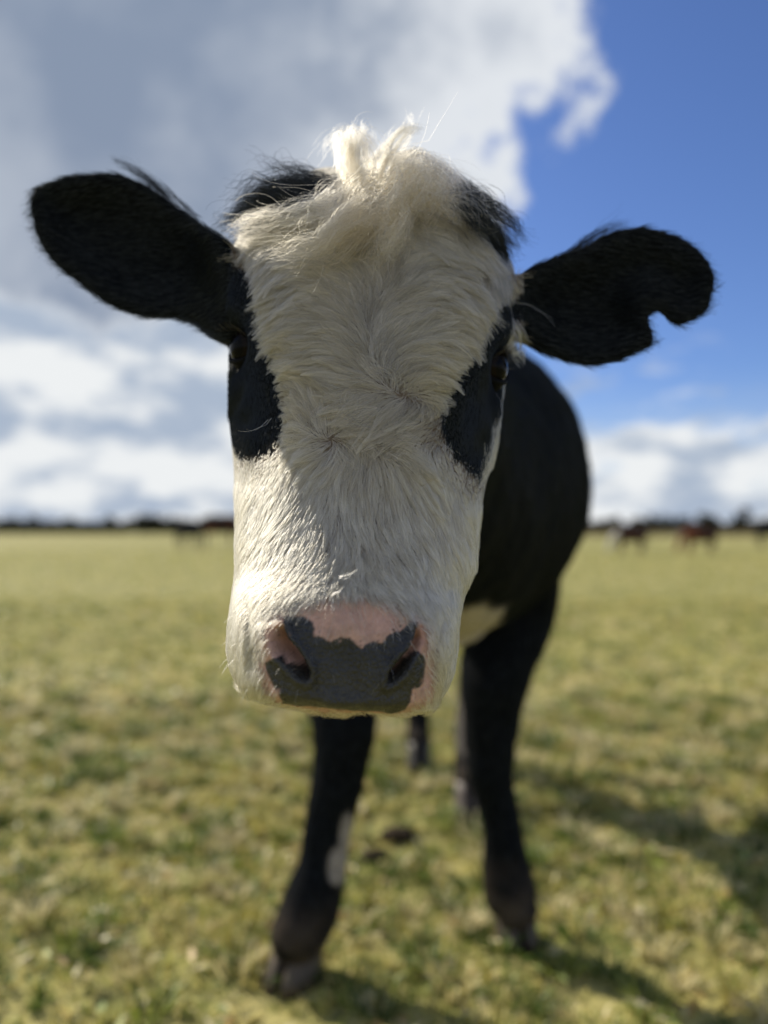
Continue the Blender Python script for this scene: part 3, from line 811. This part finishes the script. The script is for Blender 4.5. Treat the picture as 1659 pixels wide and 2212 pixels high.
def face_flow(a, b_):
    """growth direction of the coat over the face, in the face frame (right, down)"""
    r = (a - 8)/300.0; s = np.abs(r)
    upc = 1.0 - 2.5*s; out = np.sign(r)*np.minimum(1, s*7)*1.05
    fa, fb = out, -upc
    top = sstep(b_, -230, -330)                     # on the poll the coat falls forward
    fb = fb*(1 - top) + .35*top
    dn = sstep(b_, 120, 215)
    fa = fa*(1 - dn) + (np.sign(a)*np.minimum(1.1, (np.abs(a)/210)**1.3)*.95)*dn; fb = fb*(1 - dn) + 1.0*dn
    mid = np.exp(-((b_ - 85 - .12*a)/62)**2)*sstep(np.abs(a), 260, 150)
    fa = fa*(1 - mid) + (-.95)*mid; fb = fb*(1 - mid) + (.30*np.sin((a - 20)/70))*mid
    dx, dy = a - WHORL[0], b_ - WHORL[1]; rr = np.hypot(dx, dy) + 1e-6
    g_ = np.exp(-(rr/60)**2)
    fa = fa*(1 - g_) + g_*(dx*.75 - dy*.65)/rr; fb = fb*(1 - g_) + g_*(dy*.75 + dx*.65)/rr
    return fa, fb
def face_len(a, b_, pgm):
    L = np.interp(b_, [-420, -330, -200, 0, 120, 200, 300, 400, 460, 520, 700], [.027, .031, .032, .032, .029, .025, .022, .015, .0110, .0095, .0085])
    side = sstep(np.abs(a), 200, 280)
    L = L*(1 - .35*side*(b_ < 350))
    return np.where(pgm < .5, np.minimum(L, .011), L)
def grow(p, n, T, L, k, lift, droop, curl, r):
    """hair paths: along T, lifted off the skin, tips laid back"""
    t = np.linspace(0, 1, k)[None, :, None]
    side = np.cross(n, T)
    L3 = L[:, None, None]
    path = p[:, None] + T[:, None]*L3*t + n[:, None]*L3*(lift[:, None, None]*(t - droop*t*t))
    path += side[:, None]*L3*(curl[:, None, None]*t*t)
    return path - n[:, None]*.0015*(1 - t)*0
def clumped(path, p, guide_path, guide_p, amt, r, power=1.6):
    kd = kdtree.KDTree(len(guide_p))
    for i, q in enumerate(guide_p): kd.insert(q, i)
    kd.balance()
    gi = np.fromiter((kd.find(q)[1] for q in p), np.int32, len(p))
    k = path.shape[1]; t = np.linspace(0, 1, k)[None, :, None]
    g = guide_path[gi]; w_ = (t**power)*amt[:, None, None]
    return path*(1 - w_) + g*w_, gi
def taper(n, k, r0, r1): return np.broadcast_to(np.linspace(1, r1, k)[None], (n, k))*r0[:, None]

r = np.random.default_rng(3)
def w_face(c, n_):
    px, py = Q(c); a, b_ = p2ab(px, py)
    ear_ = ((np.abs(c[:, 0] + .003) > .130) & (c[:, 2] > 1.09)) | (c[:, 1] > .80)
    wgt = ((c[:, 1] < .80) & (c[:, 2] > .78) & ~ear_).astype(float)
    wgt *= np.where(n_[:, 1] > .5, .5, 1)
    pk_, bk_ = nose_cols(px, py, c); bk_ = bk_*(c[:, 1] < .509)
    nz_ = (c[:, 1] < .575) & (b_ > 440)
    wgt *= np.where(nz_, (1 - .97*pk_**.6)*(1 - bk_), 1)
    wgt *= np.where(b_ > 400, 2.0, 1.0)
    for e, n2 in EYES: wgt *= sstep(np.linalg.norm(c - e, axis=1), .017, .027)
    # inside the nostrils nothing grows
    for poly in (NOS_L, NOS_R): wgt *= np.where(nz_, sstep(poly_sd(px, py, poly), 0, 8), 1)
    return wgt
def face_set(density, rr):
    p, n_ = sample(w_face, density, rr)
    px, py = Q(p); a, b_ = p2ab(px, py)
    jit = rr.normal(0, 1, (2, len(p)))*np.where(rr.random(len(p)) < .35, 9, 3)
    pgm = pigment(p, px + jit[0], py + jit[1])
    fa, fb = face_flow(a + 10*wnoise(p, 45, 0), b_ + 10*wnoise(p, 45, 1))
    ang = .46*wnoise(p, 38, 2) + .20*wnoise(p, 110, 1) + rr.normal(0, .09, len(p))
    ang *= np.interp(b_, [150, 300], [1, .55])
    blk = pgm < .5
    fa = np.where(blk, np.sign(a)*.25, fa); fb = np.where(blk, np.where(b_ < -150, .2, 1.0), fb)
    ca, sa = np.cos(ang), np.sin(ang)
    T = (fa*ca - fb*sa)[:, None]*EA + (fa*sa + fb*ca)[:, None]*EB
    T = unit(T - n_*(T*n_).sum(1)[:, None])
    bd = np.abs(poly_sd(px, py, BLAZE))
    L = face_len(a, b_, pgm)*rr.uniform(.65, 1.2, len(p))*np.where((b_ > -260) & (b_ < 260), .15 + .85*sstep(bd, 4, 95), 1)
    lift = np.interp(b_, [-300, 100, 300, 480], [.33, .31, .28, .50])*rr.uniform(.7, 1.3, len(p))
    lift = np.where(blk, .22, lift)
    curl = .25*wnoise(p, 60, 0) + rr.normal(0, .10, len(p))
    path = grow(p, n_, T, L, 7, lift, .62, curl, rr)
    # gravity on the longer hairs
    t = np.linspace(0, 1, 7)[None, :, None]
    path[:, :, 2:3] -= (L[:, None, None]**2)*5.0*t**2
    return p, a, b_, pgm, path, L
gp = face_set(52000, np.random.default_rng(8))
p, a, b_, pgm, path, L = face_set(1150000, r)
amt = np.where(np.abs(a) > 215, .72, 1)*np.clip(np.interp(b_, [-300, 200, 330, 430, 500], [.86, .84, .72, .5, .25]) + r.normal(0, .15, len(p)), 0, .92)*np.where(pgm < .5, .35, 1)
path, gi = clumped(path, p, gp[4], gp[0], amt, r)
kk = len(p)
cream = np.array((.45, .405, .31)); yel = np.array((.38, .31, .195)); blkc = np.array((.0052, .0062, .0078))
stain = np.clip(.10 + .22*wnoise(p, 35, 1) + .35*np.exp(-((b_ - 110)/60)**2)*(.5 + .5*wnoise(p, 25, 2)), 0, .75)
stain = np.maximum(stain, .55*np.exp(-(((a - 190)/70)**2 + ((b_ - 310)/70)**2)))
gtone = np.random.default_rng(2).uniform(.56, 1.20, len(gp[0]))[gi]
col = (cream + (yel - cream)*stain[:, None])*(gtone*r.uniform(.68, 1.14, kk))[:, None]
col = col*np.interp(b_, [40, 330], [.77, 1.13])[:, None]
col = np.where((pgm < .5)[:, None], blkc*r.uniform(.6, 1.5, kk)[:, None], np.clip(col, 0, .9))
rad = np.where(b_ > 430, .00014, .00015)*r.uniform(.75, 1.25, kk)
tp_ = taper(kk, 7, rad, .25); dk = pgm < .5
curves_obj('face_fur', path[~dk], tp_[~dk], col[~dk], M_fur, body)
curves_obj('dark_face_fur', path[dk], tp_[dk], col[dk], M_dark, body)
print('face hairs', kk)

# short coat of the body, legs and ears
def w_coat(c, n_):
    ear_ = ((np.abs(c[:, 0] + .003) > .125) & (c[:, 2] > 1.05) & (c[:, 1] < .80))
    leg = (c[:, 1] > 1.0) & (c[:, 2] > .05)
    neck = (c[:, 1] > .78) & (c[:, 1] <= 1.0) & ~ear_
    return np.where(ear_, 5.0, np.where(leg, np.where(c[:, 2] < .75, .7, .45), np.where(neck, .8, 0)))
p, n_ = sample(w_coat, 32000, r)
px, py = Q(p)
earm = (np.abs(p[:, 0] + .003) > .125) & (p[:, 2] > 1.05) & (p[:, 1] < .80)
T = np.where(earm[:, None], np.stack([np.sign(p[:, 0]), np.zeros(len(p)), -.15 + 0*p[:, 0]], -1), np.where((p[:, 2] > .75)[:, None], np.array((.1, .5, -.85)), np.array((0, -.15, -1.0))))
# fringe hair at the ear rim stands outwards
sdE = np.minimum(np.abs(poly_sd(px, py, EAR_L)), np.abs(poly_sd(px, py, EAR_R)))
T = unit(T + np.where(earm, .12, .25)[:, None]*np.stack([wnoise(p, 30, 0), wnoise(p, 30, 1), wnoise(p, 30, 2)], -1))
T = unit(T - n_*(T*n_).sum(1)[:, None])
L = np.where(earm, .008 + .004*(sdE < 14), np.where(p[:, 2] < .75, .015, .022))*r.uniform(.6, 1.3, len(p))
path = grow(p, n_, T, L, 5, np.where(earm, .30, .30)*r.uniform(.6, 1.4, len(p)), .55, r.normal(0, .15, len(p)), r)
pgm = pigment(p, px, py)
mudh = np.clip(sstep(p[:, 2], .24, .03)*(p[:, 1] > 1)*(.5 + .4*wnoise(p, 30, 0)), 0, .8)[:, None]
col = np.where((pgm > .5)[:, None], np.array((.62, .56, .48)), np.array((.0040, .0051, .0068)))*r.uniform(.7, 1.3, len(p))[:, None]
col = np.clip(col*(1 - mudh) + np.array((.12, .09, .065))*mudh, 0, .9)
kk = len(p)
curves_obj('body_coat', path, taper(kk, 5, np.where(earm, .00016, .00032)*r.uniform(.8, 1.2, kk), .3), col, M_dark, body)
print('coat hairs', kk)

# locks: long hairs bundled along hand placed guides
def lock(gpts, n, spread0, spread1, rr, curl=.004, frizz=.5, k=12, len_var=.35):
    """gpts: (px, py, d) from root to tip"""
    g = np.array([P(*q) for q in gpts]); x = np.linspace(0, len(g)-1, k); g = crom(np.arange(len(g)), g, x)
    t = np.linspace(0, 1, k)[None, :, None]
    nc_ = max(3, n//26); oc = rr.normal(0, 1, (nc_, 1, 3)); oc /= np.maximum(1, np.linalg.norm(oc, axis=2, keepdims=True)/1.6)
    ci = rr.integers(0, nc_, n); phc = rr.uniform(0, 6.28, (nc_, 1, 3))[ci]; fqc = rr.uniform(.5, 1.5, (nc_, 1, 3))[ci]
    ts = np.linspace(0, 1, k)[None, :, None]
    off = oc[ci]*(1 + .35*np.sin(6*fqc*ts + phc)) + rr.normal(0, .36, (n, 1, 3))*(1 - .70*ts)
    sp = spread0*(1 - t) + spread1*t
    # each hair runs only part of the guide, and wanders
    end = (1 - len_var*rr.random((n, 1))**1.5)
    xi = np.clip(np.linspace(0, 1, k)[None]*end*(k-1), 0, k-1.001); i = xi.astype(int); f = (xi - i)[..., None]
    base = g[i]*(1-f) + g[i+1]*f
    ph = rr.uniform(0, 6.28, (n, 1, 3)); fq = rr.uniform(.6, 1.7, (n, 1, 3))
    wander = np.sin(t*fq*6 + ph)*curl*t**1.2
    stray = rr.normal(0, 1, (n, 1, 3))*(rr.random((n, 1, 1)) < .24)*curl*3.6*frizz*t**2
    return base + off*sp + wander + stray
LOCKS_W = [  # guide, hairs, root spread, tip spread, curl
    ([(775, 425, .655), (750, 380, .652), (735, 320, .655), (748, 288, .66), (778, 290, .665)], 110, .006, .004, .004),
    ([(790, 430, .650), (765, 390, .645), (752, 340, .645), (762, 302, .652), (742, 330, .640), (735, 380, .636)], 190, .006, .0035, .004),
    ([(800, 425, .655), (795, 370, .655), (785, 315, .66), (755, 282, .668), (715, 300, .672), (700, 330, .675)], 60, .005, .004, .005),
    ([(790, 430, .652), (775, 380, .648), (768, 330, .650), (775, 296, .655), (800, 330, .652), (800, 380, .645)], 130, .006, .004, .005),
    ([(805, 395, .660), (815, 350, .662), (840, 308, .664), (872, 280, .666), (912, 283, .668)], 110, .005, .0022, .002),
    ([(815, 395, .662), (830, 352, .664), (858, 315, .666), (880, 290, .668), (900, 272, .670)], 70, .005, .002, .003),
    ([(800, 400, .665), (812, 350, .668), (840, 320, .670), (868, 288, .672), (884, 272, .672), (885, 240, .674)], 26, .004, .001, .002),
    ([(840, 402, .655), (872, 378, .642), (900, 392, .630), (888, 426, .620), (865, 455, .615)], 330, .010, .007, .010),
    ([(850, 392, .654), (900, 376, .644), (936, 395, .634), (940, 432, .624), (920, 470, .618)], 280, .010, .009, .009),
    ([(830, 405, .650), (850, 395, .636), (845, 424, .622), (815, 455, .615), (775, 478, .612)], 300, .010, .010, .010),
    ([(800, 412, .648), (780, 404, .636), (742, 430, .625), (705, 458, .617), (660, 483, .615)], 150, .010, .010, .008),
    ([(775, 420, .648), (740, 425, .638), (692, 440, .630), (645, 464, .626), (592, 480, .628)], 150, .009, .009, .008),
    ([(880, 385, .662), (930, 378, .662), (972, 402, .660), (1008, 442, .656), (1036, 488, .654)], 260, .009, .007, .005),
    ([(850, 378, .668), (910, 364, .674), (966, 388, .676), (1012, 428, .676), (1056, 482, .676)], 200, .008, .006, .005),
    ([(900, 405, .650), (950, 412, .640), (1000, 444, .637), (1045, 472, .641)], 220, .010, .009, .006),
    ([(830, 440, .636), (800, 460, .623), (762, 488, .613), (725, 503, .612), (695, 520, .611)], 260, .010, .008, .008),
    ([(860, 440, .636), (868, 465, .622), (860, 500, .613), (842, 530, .609), (828, 560, .607)], 280, .010, .008, .008),
    ([(720, 470, .630), (660, 488, .626), (600, 492, .632), (552, 502, .643), (515, 512, .655)], 420, .009, .006, .005),
    ([(800, 470, .625), (742, 508, .613), (704, 535, .610), (655, 545, .611), (606, 545, .616)], 240, .010, .008, .006),
]
pts = []; cols = []
rr = np.random.default_rng(21)
for gpts, n, s0, s1, cu in LOCKS_W:
    pts.append(lock(gpts, n, s0, s1, rr, cu))
    yl = rr.uniform(.05, .55)
    cols.append((np.array((.46, .40, .295))*(1 - yl) + np.array((.34, .245, .13))*yl)[None]*rr.uniform(.75, 1.1, (n, 1)))
pts = np.concatenate(pts); cols = np.clip(np.concatenate(cols), 0, .9)
curves_obj('forelock', pts, taper(len(pts), 12, rr.uniform(.00010, .00019, len(pts)), .3), cols, M_fur, body)
LOCKS_B = [
    ([(720, 430, .672), (690, 402, .676), (650, 382, .680), (612, 374, .684), (580, 378, .688)], 140, .010, .009, .006),
    ([(710, 438, .662), (670, 418, .665), (620, 404, .670), (575, 415, .676), (548, 442, .682)], 300, .011, .010, .006),
    ([(690, 450, .655), (640, 425, .658), (590, 420, .664), (545, 445, .672), (515, 480, .680)], 340, .012, .010, .006),
    ([(660, 460, .645), (610, 450, .648), (560, 462, .656), (520, 490, .666), (492, 515, .676)], 360, .013, .010, .005),
    ([(975, 430, .664), (1020, 450, .662), (1060, 480, .666), (1095, 515, .672), (1115, 548, .680)], 300, .012, .008, .004),
    ([(985, 432, .652), (1012, 455, .642), (1038, 486, .637), (1064, 520, .642)], 240, .008, .007, .004),
    ([(1030, 470, .690), (1060, 478, .692), (1085, 500, .694), (1105, 535, .696)], 200, .012, .008, .004),
    ([(360, 428, .712), (330, 395, .712), (300, 372, .712), (275, 358, .712), (255, 350, .712)], 50, .005, .004, .003),
    ([(420, 470, .708), (385, 440, .708), (340, 404, .710), (300, 378, .712)], 50, .006, .004, .002),
    ([(1210, 556, .720), (1260, 522, .722), (1310, 492, .724), (1355, 480, .722)], 60, .004, .003, .003),
]
pts = []; n_all = 0
for gpts, n, s0, s1, cu in LOCKS_B: pts.append(lock(gpts, n, s0, s1, rr, cu))
pts = np.concatenate(pts)
curves_obj('poll_hair', pts, taper(len(pts), 12, rr.uniform(.00012, .00020, len(pts)), .3), np.array((.010, .010, .011))*rr.uniform(.6, 1.6, (len(pts), 1)), M_dark, body)
# whiskers, lashes and the pale cheek fringe
WSK = [([(733, 1250, .505), (750, 1244, .500), (772, 1238, .497)], 6), ([(722, 1284, .498), (735, 1272, .494), (748, 1260, .492)], 4),
       ([(1118, 655, .68), (1150, 662, .675), (1185, 685, .67), (1208, 715, .67)], 2),
       ([(585, 905, .60), (560, 925, .60), (520, 930, .60)], 2),
       ([(1098, 690, .672), (1112, 720, .672), (1120, 750, .674), (1128, 782, .676)], 60), ([(1094, 760, .67), (1108, 768, .672), (1126, 785, .674)], 50)]
pts = [lock(g_, n, .0012 if n < 10 else .006, .0006 if n < 10 else .004, rr, .0015) for g_, n in WSK]
pts = np.concatenate(pts)
curves_obj('whiskers', pts, taper(len(pts), 12, np.full(len(pts), .00016), .3), np.tile((.75, .68, .56), (len(pts), 1)), M_fur, body)
def w_lip(c, n_):
    px, py = Q(c); a, b_ = p2ab(px, py)
    return ((b_ > 520) & (c[:, 1] < .60) & (c[:, 2] > .75) & (n_[:, 2] > -.55)).astype(float)
p, n_ = sample(w_lip, 2600, rr)
T = unit(n_ + np.array((0, 0, -.5)) + .25*rr.normal(0, 1, p.shape))
pth = grow(p, T, unit(np.cross(T, rr.normal(0, 1, p.shape))), rr.uniform(.006, .016, len(p)), 6, np.zeros(len(p)), .5, np.zeros(len(p)), rr)
tt = np.linspace(0, 1, 6)[None, :, None]; Lb = rr.uniform(.004, .012, (len(p), 1, 1))
pth = p[:, None] + T[:, None]*Lb*tt; pth[:, :, 2:3] -= Lb*.35*tt**2
dkw = rr.random(len(p)) < .12
curves_obj('lip_bristles', pth, taper(len(p), 6, np.full(len(p), .00011), .3), np.where(dkw[:, None], np.array((.03, .025, .02)), np.array((.55, .50, .42))), M_fur, body)
lash = []
for (p, n), side in zip(EYES, (-1, 1)):
    up = np.array((0, 0, 1.0)); e1 = np.cross(up, n); e1 /= np.linalg.norm(e1); e2 = np.cross(n, e1)
    for i in range(46):
        u = rr.uniform(-55, 55); v = 40*(1 - (abs(u)/64)**2.2) + rr.normal(0, 2)
        dv = n*math.cos(R(u))*math.cos(R(v)) + e1*math.sin(R(u))*math.cos(R(v)) + e2*math.sin(R(v))
        s = p - n*.0160 + dv*ER*1.12; ln = rr.uniform(.010, .017)
        d2 = n*.9 + e1*math.sin(R(u))*.5 - e2*.15; tt = np.linspace(0, 1, 12)[:, None]
        lash.append(s + d2*ln*tt + e2*ln*.5*tt**2)
lash = np.array(lash)
curves_obj('eyelashes', lash, taper(len(lash), 12, np.full(len(lash), .00018), .3), np.tile((.015, .013, .013), (len(lash), 1)), M_fur, body)

# ------------------------------------------------------------------ far cattle
def far_cow(px, py, d, yaw, sc_, coat, patch, label, grazing):
    pr = [tube([(-.72, 0, 1.02), (-.5, 0, 1.0), (0, 0, .98), (.45, 0, 1.02), (.68, 0, 1.05)], [(.20, .25), (.30, .37), (.33, .40), (.28, .38), (.2, .26)], n=18, steps=4, flat=(0, 1, 0))]
    if grazing:
        pr.append(tube([(.6, 0, 1.1), (.9, 0, .85), (1.08, 0, .5)], [(.17, .22), (.13, .17), (.10, .12)], n=14, steps=4, flat=(0, 1, 0)))
        pr.append(tube([(1.04, 0, .52), (1.14, 0, .30), (1.22, 0, .10)], [(.11, .12), (.10, .10), (.07, .07)], n=12, steps=4, flat=(0, 1, 0)))
        er = (1.04, .50)
    else:
        pr.append(tube([(.6, 0, 1.1), (.85, 0, 1.25), (1.02, 0, 1.36)], [(.17, .24), (.13, .18), (.11, .13)], n=14, steps=4, flat=(0, 1, 0)))
        pr.append(tube([(.98, 0, 1.40), (1.14, 0, 1.32), (1.36, 0, 1.16)], [(.12, .12), (.10, .11), (.07, .075)], n=12, steps=4, flat=(0, 1, 0)))
        er = (1.0, 1.42)
    for s in (-1, 1):
        pr.append(tube([(er[0], s*.08, er[1]), (er[0] - .04, s*.24, er[1])], [(.05, .03), (.04, .02)], n=8, steps=3, flat=(0, 0, 1)))
        pr.append(tube([(.5, s*.17, .85), (.5, s*.17, .42), (.5, s*.17, .04)], [.11, .06, .055], n=10, steps=4))
        pr.append(tube([(-.55, s*.17, .9), (-.60, s*.17, .5), (-.56, s*.17, .04)], [(.12, .18), .065, .055], n=10, steps=4))
    pr.append(tube([(-.78, 0, 1.25), (-.86, 0, .9), (-.85, 0, .45)], [.04, .03, .05], n=8, steps=4))
    me = join_remesh(pr, .03, 4, 'far_cow')
    v = np.array([tuple(q.co) for q in me.vertices])
    c = np.tile(np.array(coat[0], float), (len(v), 1))
    w_ = sstep(v[:, 0] + .25*wnoise(v, 3, 0), coat[2] - .1, coat[2] + .1)[:, None]
    c = c*(1 - w_) + np.array(coat[1])*w_
    if patch:
        m = sstep(np.linalg.norm((v - np.array(patch[0]))/np.array(patch[1]), axis=1) + .15*wnoise(v, 6, 1), 1.1, .9)[:, None]; c = c*(1 - m) + np.array(patch[2])*m
    set_col(me, 'tint', c); me.materials.append(M_far)
    me.polygons.foreach_set('use_smooth', np.ones(len(me.polygons), bool))
    o = bpy.data.objects.new('grazing_cow', me); C.objects.link(o)
    p = P(px, py, d); o.location = (p[0], d, -.01); o.rotation_euler = (0, 0, yaw); o.scale = (sc_,)*3
    tag(o, label, 'cow', 'cattle far off across the field')
BK = (.014, .013, .013); BR = (.15, .050, .024); WH = (.55, .52, .48); DBR = (.055, .023, .014)
far_cow(408, 1172, 38, R(60), 1.0, (BK, BK, 9), None, 'small black cow far off, leftmost of the two left of the big cow', False)
far_cow(474, 1160, 42, R(10), 1.25, (BK, DBR, .1), ((-.4, 0, .8), (.3, .5, .3), BR), 'larger black and brown cow far off, just left of the big cow’s cheek', False)
far_cow(1362, 1172, 30, R(186), .76, (DBR, DBR, 9), ((1.1, 0, .9), (.45, .4, .9), WH), 'dark brown cow with whitish head far off, nearest the big cow’s flank', True)
far_cow(1512, 1172, 30, R(184), .78, (DBR, BR, .3), None, 'dark cow with red brown forequarters far off on the right', True)
far_cow(1668, 1170, 40, R(0), 1.0, (BK, BK, 9), None, 'black cow far off, half cut by the right edge of the view', True)

# ------------------------------------------------------------------ hedge, rough grass strip, trees on the skyline
def leaf_cloud(n, cen, rad, size, r, pal):
    u = unit(r.normal(0, 1, (n, 3)))*(r.random((n, 1))**.45)
    c = np.array(cen) + u*np.array(rad)
    e1 = unit(r.normal(0, 1, (n, 3))); e2 = unit(np.cross(e1, r.normal(0, 1, (n, 3))))
    s = (size*r.uniform(.5, 1.4, (n, 1)))
    V = np.stack([c - e1*s, c + e2*s*.6, c + e1*s, c - e2*s*.6], 1).reshape(-1, 3)
    F = np.arange(4*n).reshape(n, 4)
    col = np.repeat(np.array(pal)[r.integers(0, len(pal), n)]*r.uniform(.7, 1.3, (n, 1)), 4, 0)
    return V, F, col
PAL = [(.030, .038, .016), (.042, .045, .022), (.024, .030, .015), (.055, .048, .028)]
r = np.random.default_rng(77)
cl = []
for x in np.concatenate([np.arange(-420, -150, 5.0), np.arange(-150, 150, 2.2), np.arange(150, 420, 5.0)]):
    h = 2.7 + .6*math.sin(x*.21) + r.uniform(-.5, .8)
    cl.append(leaf_cloud(190, (x, 175 + 6*math.sin(x*.03), h*.5), (1.9 if abs(x) < 152 else 4, 1.3, h*.62), .48 if abs(x) < 152 else .8, r, PAL))
V, F, c = stack(*cl)
tag(tri_mesh('hedge', V, F, M_leaf, col=c), 'long low dark hedge closing the field along the skyline', 'hedge', kind='stuff')
# dry rough strip in front of the hedge at the right
V, F, c = [], [], []
n = 16000; x = r.uniform(6, 110, n); y = r.uniform(105, 150, n); h = r.uniform(.3, .8, n); a = r.uniform(0, 3.14, n)
b0 = np.stack([x, y, 0*x], -1); sx = np.stack([np.cos(a), np.sin(a), 0*a], -1)*.10
tipv = b0 + np.stack([r.normal(0, .15, n), r.normal(0, .15, n), h], -1)
V = np.stack([b0 - sx, b0 + sx, tipv], 1).reshape(-1, 3); F = np.arange(3*n).reshape(n, 3)
c = np.repeat(np.array([(.20, .155, .095), (.15, .11, .07), (.26, .21, .12)])[r.integers(0, 3, n)], 3, 0)
tag(tri_mesh('rough_grass', V, F, M_blade, col=c), 'strip of dry brown rough grass before the hedge on the right', 'rough grass', kind='stuff')
TREES = [(322, 165, 6.0, 4.5, 'broad dark bushy tree on the skyline left of the cow'), (372, 170, 5.0, 3.4, 'smaller rounded dark tree beside the broad one at left'),
         (455, 160, 5.5, 4.0, 'dark tree showing above the two far cows at left'), (40, 172, 3.6, 4.0, 'low dark shrubby tree near the left edge of the skyline'),
         (180, 174, 3.4, 5.0, 'wide low tree on the skyline between left edge and cow'),
         (1335, 165, 5.2, 4.2, 'dark tree behind the far brown cow with whitish head'), (1410, 160, 5.6, 2.6, 'narrow dark tree between the two brown cows at right'),
         (1535, 158, 6.2, 4.6, 'tall broad dark tree above the red brown cow at right'), (1605, 160, 9.0, 2.2, 'tallest slender dark tree on the right skyline'),
         (1650, 165, 5.0, 4.0, 'dark rounded tree at the right edge of the skyline')]
for i, (px, d, h, wd, lb) in enumerate(TREES):
    h *= .72; p = P(px, 1143, d); root = empty('tree', (p[0], d, 0)); tag(root, lb, 'tree', 'trees on the skyline')
    rt = np.random.default_rng(100 + i)
    v, f = tube([(0, 0, -.1), (.1, 0, h*.3), (rt.uniform(-.2, .2), .1, h*.75)], [.22, .16, .05], n=9, steps=3)
    mesh_obj('trunk', v, f, M_bark, root)
    cl = []
    for k in range(12):
        an = rt.uniform(0, 6.28); rd = wd*.6*rt.uniform(0, .8); zz = h*rt.uniform(.10, .84); s = (1.3 - zz/h*.7)
        cl.append(leaf_cloud(150, (rd*math.cos(an), rd*math.sin(an), zz), (wd*.28*s, wd*.28*s, h*.17), .34, rt, PAL))
    V, F, c = stack(*cl); tri_mesh('crown', V, F, M_leaf, root, col=c)
